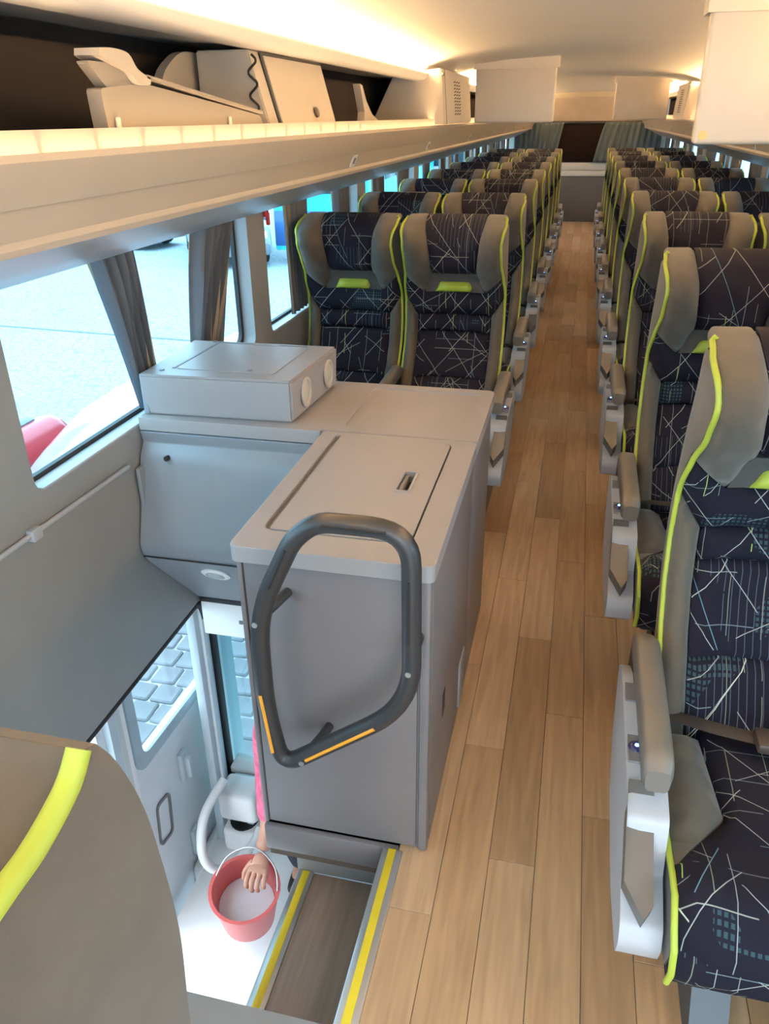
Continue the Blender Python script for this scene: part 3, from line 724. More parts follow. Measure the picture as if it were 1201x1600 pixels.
def skinned(name, verts, edges, radii, m, parent=None, root=0, sub=2):
    me = bpy.data.meshes.new(name); me.from_pydata([tuple(v) for v in verts], edges, []); o = bpy.data.objects.new(name, me); COL.objects.link(o)
    if parent is not None: o.parent = parent
    md = o.modifiers.new('skin', 'SKIN'); sv = me.skin_vertices[0].data
    for i, r in enumerate(radii):
        r = r if isinstance(r, tuple) else (r, r); sv[i].radius = r; sv[i].use_root = (i == root)
    s2 = o.modifiers.new('sub', 'SUBSURF'); s2.levels = sub; s2.render_levels = sub
    dg = bpy.context.evaluated_depsgraph_get(); dg.update(); me2 = bpy.data.meshes.new_from_object(o.evaluated_get(dg)); o.modifiers.clear(); o.data = me2
    bpy.data.meshes.remove(me); me2.materials.clear(); me2.materials.append(m)
    for p in me2.polygons: p.use_smooth = True
    return o
PX, PY, PZ = -.74, 2.02, -1.2                               # a cleaner bending down, mostly hidden behind the cabinet
pr = empty('person', (PX, PY, PZ)); tag(pr, 'person in pink striped shirt reaching out from behind the cabinet to hold the bucket', 'person')
J = [(0, .10, .66), (0, .04, .80), (0, -.10, .92), (0, -.17, .955), (0, -.23, .965), (0, -.30, .955), (0, -.335, .90),
     (-.09, .10, .62), (-.10, -.03, .34), (-.10, .06, .07), (-.10, -.06, .035), (.09, .10, .62), (.10, -.03, .34), (.10, .06, .07), (.10, -.06, .035),
     (-.13, -.09, .90), (-.19, .02, .66), (-.155, -.13, .44), (-.165, -.20, .405), (.14, -.09, .90), (.17, -.04, .66), (.13, -.16, .50), (.12, -.2, .46)]
E_ = [(0, 1), (1, 2), (2, 3), (3, 4), (4, 5), (5, 6), (0, 7), (7, 8), (8, 9), (9, 10), (0, 11), (11, 12), (12, 13), (13, 14), (2, 15), (15, 16), (16, 17), (17, 18), (2, 19), (19, 20), (20, 21), (21, 22)]
RR = [(.13, .10), (.14, .105), (.13, .10), .055, .075, .085, .06, .085, .06, .045, .035, .085, .06, .045, .035, .06, .05, .036, .028, .06, .05, .036, .028]
body = skinned('body', J, E_, RR, SKIN, pr)
shirt = skinned('shirt', [J[0], J[1], J[2], J[15], J[16], (-.157, -.12, .455), J[19], J[20], (.158, -.08, .61)], [(0, 1), (1, 2), (2, 3), (3, 4), (4, 5), (2, 6), (6, 7), (7, 8)], [(.145, .115), (.155, .12), (.145, .115), .074, .066, .048, .074, .066, .06], PINK, pr)
skinned('trousers', [(0, .10, .66), J[7], J[8], (-.10, .055, .07), J[11], J[12], (.10, .055, .07)], [(0, 1), (1, 2), (2, 3), (0, 4), (4, 5), (5, 6)], [(.145, .11), .095, .072, .06, .095, .072, .06], JEANS, pr)
for q in (-1, 1): skinned('shoe', [(q*.10, .085, .04), (q*.10, .0, .042), (q*.10, -.085, .036)], [(0, 1), (1, 2)], [(.042, .038), (.046, .04), (.04, .034)], BLACK, pr)
skinned('hair', [(0, -.24, 1.0), (0, -.30, 1.0), (0, -.35, .975)], [(0, 1), (1, 2)], [.075, .078, .06], HAIR, pr)
for q in (-1, 1):
    for zz, d, r in ((.93, -.392, .009),):
        bm = bmesh.new(); bmesh.ops.create_uvsphere(bm, u_segments=8, v_segments=6, radius=r); bmesh.ops.translate(bm, vec=(q*.03, d, zz), verts=bm.verts[:]); bobj('eye', bm, BLACK, pr)
# hand gripping the bucket rim: palm with four fingers over the rim and a thumb outside
hx, hy, hz = -.165, -.20, .405
def hv(a, b, c): return (hx+a, hy+b, hz+c)
HV = [hv(0, 0, 0), hv(.012, -.035, -.012), hv(.014, -.062, -.02)]; HE = [(0, 1), (1, 2)]; HR = [(.026, .018), (.036, .017), (.036, .015)]
for k, (dx, ln) in enumerate(((-.030, .92), (-.009, 1.05), (.012, 1.0), (.033, .8))):
    b0 = len(HV); HV += [hv(.012+dx, -.075, -.02), hv(.012+dx, -.075-.030*ln, -.03), hv(.012+dx, -.075-.040*ln, -.055*ln), hv(.012+dx, -.066-.036*ln, -.078*ln)]
    HE += [(2, b0), (b0, b0+1), (b0+1, b0+2), (b0+2, b0+3)]; HR += [.0105, .0098, .009, .0078]
b0 = len(HV); HV += [hv(-.028, -.035, -.028), hv(-.045, -.06, -.05), hv(-.042, -.078, -.07)]; HE += [(1, b0), (b0, b0+1), (b0+1, b0+2)]; HR += [.013, .011, .009]
skinned('hand', HV, HE, HR, SKIN, pr)

# ------------------------------------------------------------------ grey galley cabinet, counter and boxes
cb_ = empty('galley_cabinet', (-.41, 1.85, 0)); tag(cb_, 'tall grey cabinet with a hinged lid between the stairs and the aisle', 'cabinet')
def cbox(n, x0, x1, y0, y1, z0, z1, m, r=.005, par=None, seg=2): return box(n, x0+.41, x1+.41, y0-1.85, y1-1.85, z0, z1, m, par or cb_, r, seg)
cbox('body', -.615, -.21, 1.31, 2.40, 0.001, .776, CAB, .004)
cbox('front_panel', -.608, -.232, 1.302, 1.313, .012, .772, CAB, .004)
cbox('corner_post', -.228, -.205, 1.300, 1.33, .002, .774, CAB, .007)
cbox('corner_post', -.624, -.611, 1.302, 1.33, .002, .774, CAB, .005)
cbox('side_panel', -.212, -.2055, 1.335, 1.955, .006, .772, CAB, .002)
cbox('side_panel', -.212, -.2055, 1.962, 2.395, .006, .772, CAB, .002)
cbox('lower_band', -.625, -.20, 1.296, 1.345, -.088, -.004, STAIRG if False else CAB, .006)
mz = lambda u, v, d: (u+.41, v-1.85, d)
tf = plate('top_frame', round_poly([(-.632, 1.290), (-.198, 1.290), (-.198, 1.962), (-.632, 1.962)], .02, 4), [round_poly([(-.588, 1.372), (-.588, 1.935, .01), (-.262, 1.935), (-.262, 1.372, .01)], .03, 5)], mz, .776, .815, CABT, cb_)
md = tf.modifiers.new('soft', 'BEVEL'); md.width = .006; md.segments = 2; md.limit_method = 'ANGLE'; md.angle_limit = math.radians(50)
cbox('lid_hinge', -.588, -.574, 1.378, 1.93, .776, .806, BTN, .002)
ld = plate('lid', round_poly([(-.572, 1.376, .006), (-.2655, 1.376, .006), (-.2655, 1.932), (-.572, 1.932, .006)], .028, 5), [round_poly([(-.348, 1.615), (-.318, 1.615), (-.318, 1.722), (-.348, 1.722)], .004, 2)], mz, .78, .8165, CABT, cb_)
cbox('handle_recess', -.3475, -.3185, 1.6155, 1.7215, .785, .790, mat('dark_brass_latch', (.09, .075, .06), .35, metal=.5), .001, ld)
cbox('latch_grip', -.3475, -.335, 1.6155, 1.7215, .79, .812, BTN, .003, ld)
hr = plate('handle_rim', round_poly([(-.353, 1.609), (-.313, 1.609), (-.313, 1.728), (-.353, 1.728)], .006, 2), [round_poly([(-.347, 1.616), (-.319, 1.616), (-.319, 1.721), (-.347, 1.721)], .003, 2)], mz, .815, .8195, CABT, ld)
# vent slots and little flap low on the aisle side
cbox('side_slot', -.2062, -.2045, 1.50, 1.535, .255, .325, BLACK, .0005)
cbox('vent_flap', -.2062, -.2005, 1.80, 1.895, .03, .19, CABT, .003)
for k in range(6): cbox('vent_slot', -.2025, -.1998, 1.815, 1.88, .05+.021*k, .06+.021*k, BTN, .0005)

co = empty('counter_top', (-.7, 2.2, .776)); tag(co, 'grey counter top reaching from the aisle to the window', 'counter')
mzc = lambda u, v, d: (u+.7, v-2.2, d-.776)
ctp = plate('slab', round_poly([(-1.205, 1.955, .004), (-.64, 1.955, .004), (-.64, 1.966, .001), (-.198, 1.966, .004), (-.198, 2.412), (-1.205, 2.412, .004)], .03, 4), [round_poly([(-.585, 2.0), (-.245, 2.0), (-.245, 2.372), (-.585, 2.372)], .03, 4)], mzc, .776, .815, CABT, co)
md = ctp.modifiers.new('soft', 'BEVEL'); md.width = .007; md.segments = 2; md.limit_method = 'ANGLE'; md.angle_limit = math.radians(50)
plate('tray_floor', round_poly([(-.588, 1.997), (-.242, 1.997), (-.242, 2.375), (-.588, 2.375)], .03, 4), [], mzc, .78, .8105, CABT, co)

# moulded housing that fills the space over the stairs, between the window and the cabinet
hs = empty('stair_housing', (-.9, 1.95, .1)); tag(hs, 'cool grey moulded housing with a round lamp under the counter by the window', 'housing')
prf = round_poly([(2.40, .772, .004), (1.955, .772, .004), (1.965, .735, .004), (1.935, .70, .03), (1.90, .56, .2), (1.852, .43, .06), (1.875, .375, .03), (2.165, .052, .01), (2.40, .052, .004)], .01, 5)
extrude('body', prf, lambda u, v, d: (d+.9, u-1.95, v-.1), -1.204, -.628, CABB, hs)
extrude('seam', [(1.866, .394), (1.871, .388), (1.90, .388), (1.90, .394)], lambda u, v, d: (d+.9, u-1.95-.004, v-.1), -1.2045, -.6275, RUBBER, hs)
box('wall_flange', -.304, -.29, 1.895-1.95, 2.2-1.95, .30, .575, CABB, hs, .004)
dirn = Vector((0, .29, -.323)).normalized(); nrm = Vector((0, -.323, -.29)).normalized()*1.0
nrm = Vector((0, -.745, -.667)); c = Vector((-1.0+.9, 1.925-1.95, .318-.1))
def disc(name, c, nrm, rads, m, par, n=24):
    t1 = Vector((1, 0, 0)); t2 = nrm.cross(t1).normalized(); V = []; F = []
    for r, h in rads:
        for j in range(n): a = 2*math.pi*j/n; V.append(c+t1*r*math.cos(a)+t2*r*math.sin(a)+nrm*h)
    for i in range(len(rads)-1):
        for j in range(n): F.append((i*n+j, i*n+(j+1) % n, (i+1)*n+(j+1) % n, (i+1)*n+j))
    F += [tuple(range(n)), tuple((len(rads)-1)*n+j for j in range(n))]
    return raw(name, V, F, m, par, 40)
lp = disc('lamp_rim', c, nrm, [(.047, -.003), (.047, .004), (.042, .007), (.033, .007)], WHITE, hs)
disc('lamp_lens', c, nrm, [(.03, .004), (.03, .009), (.02, .012)], ALU, lp)
disc('screw_hole', Vector((-1.115+.9, 1.937-1.95, .70-.1)), Vector((0, -1, .1)), [(.008, -.004), (.008, .012)], BLACK, hs, 12)

# instrument box on the counter
ib = empty('equipment_box', (-.95, 2.17, .816)); tag(ib, 'low grey box with two round ports standing on the counter by the window', 'box')
bm = bmesh.new()
cs = [(-1.195, 1.985, .0), (-.735, 2.0, 0), (-.715, 2.375, 0), (-1.205, 2.36, 0), (-1.188, 1.965, .128), (-.728, 1.982, .128), (-.708, 2.372, .128), (-1.203, 2.362, .128)]
vv = [bm.verts.new((a+.95, b-2.17, c_)) for a, b, c_ in cs]
for f in ((3, 2, 1, 0), (4, 5, 6, 7), (0, 1, 5, 4), (1, 2, 6, 5), (2, 3, 7, 6), (3, 0, 4, 7)): bm.faces.new([vv[i] for i in f])
bmesh.ops.bevel(bm, geom=bm.edges[:], offset=.007, segments=2, affect='EDGES'); bobj('body', bm, CABT, ib)
groove = [(-1.115, 2.045), (-1.10, 2.345), (-.98, 2.345), (-.97, 2.33), (-.90, 2.33), (-.89, 2.345), (-.80, 2.345)]
P = [(a+.95, b-2.17, .1285) for a, b in groove]
V, F = tube_geo(P, .006, 6, flat=(.3, 1)); raw('top_groove', V, F, BTN, ib)
plate('top_panel', round_poly([(-1.105, 2.04), (-.80, 2.04), (-.79, 2.335), (-1.095, 2.335)], .012), [], lambda u, v, d: (u+.95, v-2.17, d), .127, .1295, CABT, ib)
for a, b in ((-1.14, 2.02), (-1.12, 2.35), (-.88, 2.06)): disc('screw', Vector((a+.95, b-2.17, .128)), Vector((0, 0, 1)), [(.008, 0), (.008, .0022)], BTN, ib, 10)
box('side_strip', -.245, -.228, -.19, .185, .004, .124, CABB, ib, .003)
for yy in (2.095, 2.285):
    n_ = Vector((1, -.053, .05)).normalized(); c0_ = Vector((-.7235+.95+(yy-2.1)*.053, yy-2.17, .064))
    t2 = Vector((0, 0, 1)); t1 = Vector((0, 1, 0)); V = []; F = []; n = 24
    for r, h in ((.044, -.002), (.044, .005), (.036, .006), (.034, -.001), (.030, .002)):
        for j in range(n): a = 2*math.pi*j/n; V.append(c0_+t1*r*.85*math.cos(a)+t2*r*math.sin(a)+n_*h)
    for i in range(4):
        for j in range(n): F.append((i*n+j, i*n+(j+1) % n, (i+1)*n+(j+1) % n, (i+1)*n+j))
    F.append(tuple(4*n+j for j in range(n))); raw('round_port', V, F, BEIGE, ib, 40)

# ------------------------------------------------------------------ handrail loop in front of the cabinet
HRY = 1.205
hp = [(-.452, .905), (-.520, .77), (-.540, .70), (-.543, .50), (-.524, .345), (-.49, .315), (-.29, .495), (-.232, .60), (-.230, .86), (-.262, .935), (-.40, .938)]
h2 = round_poly([(-.405, .938, .07), (-.455, .895, .05), (-.541, .715, .09), (-.543, .47, .09), (-.517, .312, .055), (-.225, .535, .11), (-.228, .938, .075)], .06, 7)
hrl = empty('handrail', (-.39, HRY, .3)); tag(hrl, 'dark grey six-sided handrail loop with orange strips on the cabinet front', 'handrail')
def hpnt(a, b, dy=0): return (a+.39, dy, b-.3)
tube('loop', [hpnt(a, b) for a, b in h2], .0195, RAIL, hrl, 14, True)
for (a, b), (c_, d) in (((-.5455, .52), (-.530, .365)), ((-.455, .357), (-.300, .477))):
    tube('orange_strip', [hpnt(a, b, -.0175), hpnt((a+c_)/2, (b+d)/2, -.0178), hpnt(c_, d, -.0175)], .0045, ORANGE, hrl, 8)
for (a, b), (c_, d) in (((-.505, .79), (-.465, .88)), ((-.39, .94), (-.27, .938)), ((-.229, .84), (-.229, .70))):
    tube('grip_slot', [hpnt(a, b, -.0178), hpnt(c_, d, -.0178)], .0035, BLACK, hrl, 6)
for a, b in ((-.541, .70), (-.229, .63), (-.465, .347)):
    tube('wall_bracket', [hpnt(a, b, .0), hpnt(a+(.02 if a < -.3 else 0), b+.01, .05), hpnt(a+(.03 if a < -.3 else 0), b+.01, .096)], .011, RAIL, hrl, 10)
    tube('bolt', [hpnt(a, b, -.0185), hpnt(a, b, -.0215)], .006, ALU, hrl, 10)

# ------------------------------------------------------------------ things lying in the left luggage rack
tp = empty('moulded_cover', (-.95, 1.9, 1.545)); tag(tp, 'long beige moulded plastic cover lying in the left luggage rack', 'cover')
mcv = lambda u, v, d: (d+.95+.06, u*.9346-1.9, max(1.6+(v-1.6)*.9346, 1.5455)-1.545)
COVM = mat('taupe_moulded_plastic', (.30, .26, .21), .5, var=.03)
poly = round_poly([(1.54, 1.548), (1.53, 1.655, .01), (1.70, 1.668), (2.10, 1.632), (2.36, 1.607, .02), (2.385, 1.548)], .01, 4)
extrude('wedge_body', poly, mcv, -.935, -.905, COVM, tp)
flap = smooth_path([(1.53, 1.722, 0), (1.58, 1.724, 0), (1.635, 1.718, 0), (1.665, 1.692, 0), (1.715, 1.678, 0)], 4)
flap = [(p.x, p.y) for p in flap]+[(p.x-.004, p.y-.012-.02*math.sin(math.pi*i/16)) for i, p in reversed(list(enumerate(flap)))]
extrude('curved_flap', flap, mcv, -.945, -.895, BEIGE, tp)
extrude('flap_root', round_poly([(1.50, 1.70), (1.62, 1.70), (1.70, 1.67), (1.68, 1.655), (1.56, 1.655)], .012), mcv, -.93, -.908, COVM, tp)
extrude('top_lip', [(1.70, 1.677), (2.10, 1.636), (2.35, 1.611), (2.35, 1.618), (2.10, 1.643), (1.70, 1.684)], mcv, -.99, -.895, COVM, tp)
for yy in (1.46, 1.98): box('stiffening_rib', .106, .112, yy-1.9, yy+.014-1.9, .004, .06, SCRB, tp, .003)
box('clip', .03, .08, 1.98-1.9, 2.03-1.9, .086, .092, BTN, tp, .002)
rp = empty('rounded_panel', (-1.08, 2.35, 1.545)); tag(rp, 'pale rounded plastic panel standing at the back of the luggage rack', 'panel')
extrude('board', round_poly([(2.10, 1.546, .005), (2.10, 1.70, .08), (2.24, 1.765, .05), (2.66, 1.765, .01), (2.66, 1.546, .005)], .02, 5), lambda u, v, d: (d+1.08, u-2.35, v-1.545), -1.10, -1.075, BEIGE, rp)
lk = empty('rack_locker', (-.95, 2.62, 1.545)); tag(lk, 'beige locker with a slanted door and round knob in the left luggage rack', 'locker')
def hexa(name, c8, m, par, org, bev=.004):
    bm = bmesh.new(); vv = [bm.verts.new(Vector(c)-Vector(org)) for c in c8]
    for f in ((3, 2, 1, 0), (4, 5, 6, 7), (0, 1, 5, 4), (1, 2, 6, 5), (2, 3, 7, 6), (3, 0, 4, 7)): bm.faces.new([vv[i] for i in f])
    bmesh.ops.bevel(bm, geom=bm.edges[:], offset=bev, segments=2, affect='EDGES'); return bobj(name, bm, m, par)
og = (-.95, 2.62, 1.545)
hexa('body', [(-.846, 2.30, 1.546), (-.846, 2.945, 1.546), (-1.06, 2.945, 1.546), (-1.06, 2.30, 1.546), (-.908, 2.30, 1.768), (-.908, 2.945, 1.768), (-1.06, 2.945, 1.768), (-1.06, 2.30, 1.768)], BEIGE, lk, og)
hexa('dark_gap', [(-.8455, 2.372, 1.556), (-.8455, 2.94, 1.556), (-.86, 2.94, 1.556), (-.86, 2.372, 1.556), (-.9015, 2.372, 1.765), (-.9015, 2.94, 1.765), (-.92, 2.94, 1.765), (-.92, 2.372, 1.765)], BLACK, lk, og, .002)
dr = hexa('door', [(-.842, 2.385, 1.56), (-.842, 2.93, 1.56), (-.86, 2.93, 1.56), (-.86, 2.385, 1.56), (-.898, 2.385, 1.762), (-.898, 2.93, 1.762), (-.92, 2.93, 1.762), (-.92, 2.385, 1.762)], BEIGE, lk, og, .005)
n_ = Vector((.96, 0, .27)); c0_ = Vector((-.856, 2.72, 1.615))-Vector(og)
V = []; F = []; t2 = Vector((-.27, 0, .96))
for r, h in ((.016, 0), (.016, .007), (.012, .010)):
    for j in range(16): a = 2*math.pi*j/16; V.append(c0_+Vector((0, 1, 0))*r*math.cos(a)+t2*r*math.sin(a)+n_*h)
for i in range(2):
    for j in range(16): F.append((i*16+j, i*16+(j+1) % 16, (i+1)*16+(j+1) % 16, (i+1)*16+j))
F.append(tuple(32+j for j in range(16))); raw('knob', V, F, mat('dark_brass_latch', (.09, .075, .06), .35), dr, 40)
P = [(-.895+.012*math.sin(i*1.05), 2.296-.002, 1.755-.0095*i) for i in range(16)]
cbx = tube('loose_cable', [Vector(p)-Vector(og) for p in smooth_path(P, 3)], .0035, BLACK, lk, 6)

def grille_box(sg, y0, y1, label):
    g = empty('vent_box', (sg*.95, y0, 1.545)); tag(g, label, 'vent box')
    f = -sg; og = Vector((sg*.95, y0, 1.545))
    def q(x, y, z): return (f*x, y, z)
    c8 = [q(-.752, y0, 1.56), q(-.752, y1, 1.56), q(-1.16, y1, 1.56), q(-1.16, y0, 1.56), q(-.772, y0, 1.828), q(-.772, y1, 1.828), q(-1.03, y1, 1.80), q(-1.03, y0, 1.80)]
    hexa('body', c8, SCRB, g, og, .006)
    for k in range(3):
        for j in range(11):
            yy = y0+.42+.085*k+.01*(j % 2); zz = 1.605+.0165*j; xx = -.7515-.02*(zz-1.56)/.268
            V = [Vector(q(xx+.001, yy, zz))-og, Vector(q(xx+.001, yy+.06, zz+.006))-og, Vector(q(xx+.001, yy+.06, zz+.012))-og, Vector(q(xx+.001, yy, zz+.006))-og]
            d_ = Vector((f*-.004, 0, 0))
            raw('vent_slot', V+[v+d_ for v in V], [(0, 1, 2, 3), (7, 6, 5, 4), (0, 4, 5, 1), (1, 5, 6, 2), (2, 6, 7, 3), (3, 7, 4, 0)], mat('dark_slot', (.16, .12, .08), .8), g)
    V = [Vector(q(*p))-og for p in ((-.7515, y0+.10, 1.562), (-.7515, y0+.106, 1.562), (-.7715, y0+.106, 1.826), (-.7715, y0+.10, 1.826))]; d_ = Vector((f*.0015, 0, 0))
    raw('seam', [v+d_ for v in V]+[v-d_*2 for v in V], [(0, 1, 2, 3), (7, 6, 5, 4), (0, 4, 5, 1), (1, 5, 6, 2), (2, 6, 7, 3), (3, 7, 4, 0)], BTN, g)
    disc('screw', Vector(q(-.7675, y0+.05, 1.80))-og, Vector((f*1, 0, .07)).normalized() if False else Vector((0, -1, 0)), [(.008, 0), (.008, .052)], BTN, g, 10)
grille_box(-1, 4.66, 5.78, 'cream vent box with slotted grille on the left luggage rack')
grille_box(1, 7.4, 8.4, 'cream vent box with slotted grille on the right luggage rack')
tag(raw('curved_fin', *(lambda P: ([(x_, a, b) for x_ in (-.93, -.90) for a, b in P], [tuple(range(len(P)-1, -1, -1)), tuple(range(len(P), 2*len(P)))]+[(i, (i+1) % len(P), len(P)+(i+1) % len(P), len(P)+i) for i in range(len(P))]))([(3.46, 1.72), (3.50, 1.715), (3.56, 1.66), (3.66, 1.61), (3.80, 1.58), (3.95, 1.546), (3.50, 1.546), (3.53, 1.62)]), BEIGE), 'small curved beige fin standing in the left luggage rack', 'panel')

# ------------------------------------------------------------------ fold-down monitor housings under the ceiling
def ceil_z(x):
    P = sorted([(a, b) for a, b in prof if a >= 0 and b > 1.836])
    for (a, b), (c, d) in zip(P, P[1:]):
        if a <= x <= c: return b+(d-b)*(x-a)/(c-a)
    return P[-1][1]
def monitor(x0, x1, y, z0, z1, label, sticker=False):
    m_ = empty('monitor_housing', ((x0+x1)/2, y, z1)); tag(m_, label, 'monitor', 'cream monitor housings under the ceiling')
    cx_, h = (x0+x1)/2, (x1-x0)/2
    box('panel', -h, h, 0, .055, z0-z1, -.03, SCRB, m_, .012, 3)
    cz = lambda x: lerp_tab([(-a, b) for a, b in prof if -1e-6 <= -a <= .83][::1], abs(x)) if False else ceil_z(abs(x))
    k = 8; xs_ = [-h-.012+(2*h+.024)*i/k for i in range(k+1)]
    extrude('hinge_flange', [(-h-.012, -.045), (h+.012, -.045)]+[(x, cz(cx_+x)-z1+.004) for x in reversed(xs_)], lambda u, v, d: (u, d, v), -.012, .09, SCRB, m_)
    if sticker: disc('yellow_sticker', Vector((-h+.024, .0005, z0-z1+.024)), Vector((0, -1, 0)), [(.013, -.002), (.013, .0015)], mat('yellow_sticker_paper', (.75, .60, .25), .6), m_, 20)
monitor(.306, .785, 2.6, 1.520, 1.885, 'cream monitor housing hanging at the upper right, nearest the camera', True)
monitor(-.695, -.205, 5.5, 1.558, 1.90, 'cream monitor housing hanging on the left of the ceiling')
monitor(.225, .71, 8.5, 1.553, 1.90, 'cream monitor housing hanging farther back, right of the aisle')

# ------------------------------------------------------------------ curtains
def curtain(sg, top, bot, label, z0=.80, z1=1.297, nf=4, xo=-.042, rear=False, amp=.016, grp=None):
    V = []; F = []; U = []; nu = nf*8; nv = 12
    ph = random.random()*6
    for j in range(nv+1):
        t = j/nv; a = top[0]+(bot[0]-top[0])*t**.8; b = top[1]+(bot[1]-top[1])*t**.8
        for i in range(nu+1):
            u = i/nu; y = a+(b-a)*u; d = amp*(1+.3*math.sin(2*t+ph))*math.sin(2*math.pi*nf*u+ph+.9*t*math.sin(ph+5*u))
            z = z1+(z0-z1)*t
            V.append((y, YR-.03-amp*1.3+d+xo, z) if rear else (sg*(XL-.005-amp*1.3+d-xo), y, z)); U.append((u+.13*t*math.sin(ph), t))
    for j in range(nv):
        for i in range(nu): k = j*(nu+1)+i; F.append((k, k+1, k+nu+2, k+nu+1))
    o = raw('curtain', V, F, CURTR if rear else CURT, None, 60, U); sm = o.modifiers.new('thick', 'SOLIDIFY'); sm.thickness = .003
    tag(o, label, 'curtain', grp); return o
G = 'side window curtains'

curtain(-1, (1.88, 2.09), (2.02, 2.14), 'grey blue gathered curtain at the first left window, slanting back', nf=4, grp=G, xo=-.042, amp=.016, z0=.82)
curtain(-1, (2.52, 2.83), (2.40, 2.60), 'grey blue curtain with tan stripe left of the first window pillar', nf=4, grp=G, xo=-.042, amp=.016, z0=.82)
for i, (a, b) in enumerate(WINS[2:]):
    w1 = .22+.18*random.random(); w2 = .25+.2*random.random()
    curtain(-1, (a+.26, a+.26+w1), (a+.3, a+.3+w1*.7), 'grey curtain at the front edge of the %s left window' % ORD[i+2], nf=4, grp=G)
    curtain(-1, (b-.15-w2, b-.15), (b-.2-w2*.7, b-.2), 'grey curtain at the rear edge of the %s left window' % ORD[i+2], nf=4, grp=G)
for i, (a, b) in enumerate(WINS[1:]):
    w1 = .25+.2*random.random(); w2 = .35+.2*random.random()
    curtain(1, (a+.1, a+.1+w1), (a+.1, a+.1+w1*.8), 'grey curtain at the front edge of the %s right window' % ORD[i+1], nf=4, grp=G)
    curtain(1, (b-.05-w2, b-.05), (b-.05-w2*.8, b-.05), 'grey curtain at the rear edge of the %s right window' % ORD[i+1], nf=4, grp=G)
curtain(0, (-1.14, -.36), (-1.14, -.47), 'grey curtain over the left half of the dark rear window', z0=.92, z1=1.49, nf=9, xo=0, rear=True, amp=.018)
curtain(0, (.27, 1.14), (.13, 1.14), 'grey curtain over the right half of the dark rear window', z0=.92, z1=1.49, nf=10, xo=0, rear=True, amp=.018)
hm = empty('emergency_hammer', (-1.19, 3.09, 1.2)); tag(hm, 'small red emergency hammer on the first left window pillar', 'hammer')
box('handle', -.01, .006, -.008, .008, .02, .07, mat('red_plastic', (.6, .02, .02), .4), hm, .006); box('holder', -.018, .0, -.012, .012, .05, .085, mat('red_plastic', (.6, .02, .02), .4), hm, .005)

# ------------------------------------------------------------------ outside: ground and parked vehicles
GZ = -1.9
gr = struct(raw('ground', [(-70, -25, GZ), (60, -25, GZ), (60, 110, GZ), (-70, 110, GZ), (-70, -25, GZ-.3), (60, -25, GZ-.3), (60, 110, GZ-.3), (-70, 110, GZ-.3)], [(0, 1, 2, 3), (7, 6, 5, 4), (0, 4, 5, 1), (1, 5, 6, 2), (2, 6, 7, 3), (3, 7, 4, 0)], PAVE), 'pale paved parking yard outside', 'pavement')
jt = [(-10.6, 12.85, GZ+.002), (-7.0, 12.55, GZ+.002), (-4.6, 12.4, GZ+.002)]
V, F = tube_geo(jt, .035, 6, flat=(.3, 1)); raw('pavement_joint', V, F, mat('dark_joint', (.12, .14, .15), .9), gr)
STONE = mat('paving_stone', (.115, .13, .145), .9, var=.2, scale=3, bump=.4, bscale=60)  # darker than the yard paving: shade beside the bus is put into the colour
sv_ = None
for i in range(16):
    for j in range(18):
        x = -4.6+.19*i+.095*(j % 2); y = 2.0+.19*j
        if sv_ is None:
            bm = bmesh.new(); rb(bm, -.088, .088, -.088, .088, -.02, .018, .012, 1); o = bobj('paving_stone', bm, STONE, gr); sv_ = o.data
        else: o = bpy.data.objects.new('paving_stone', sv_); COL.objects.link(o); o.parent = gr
        o.location = (x+random.uniform(-.006, .006), y+random.uniform(-.006, .006), GZ+random.uniform(0, .006)); o.rotation_euler = (random.uniform(-.02, .02), random.uniform(-.02, .02), random.uniform(-.06, .06)); s_ = random.uniform(.93, 1.03); o.scale = (s_, s_, 1)

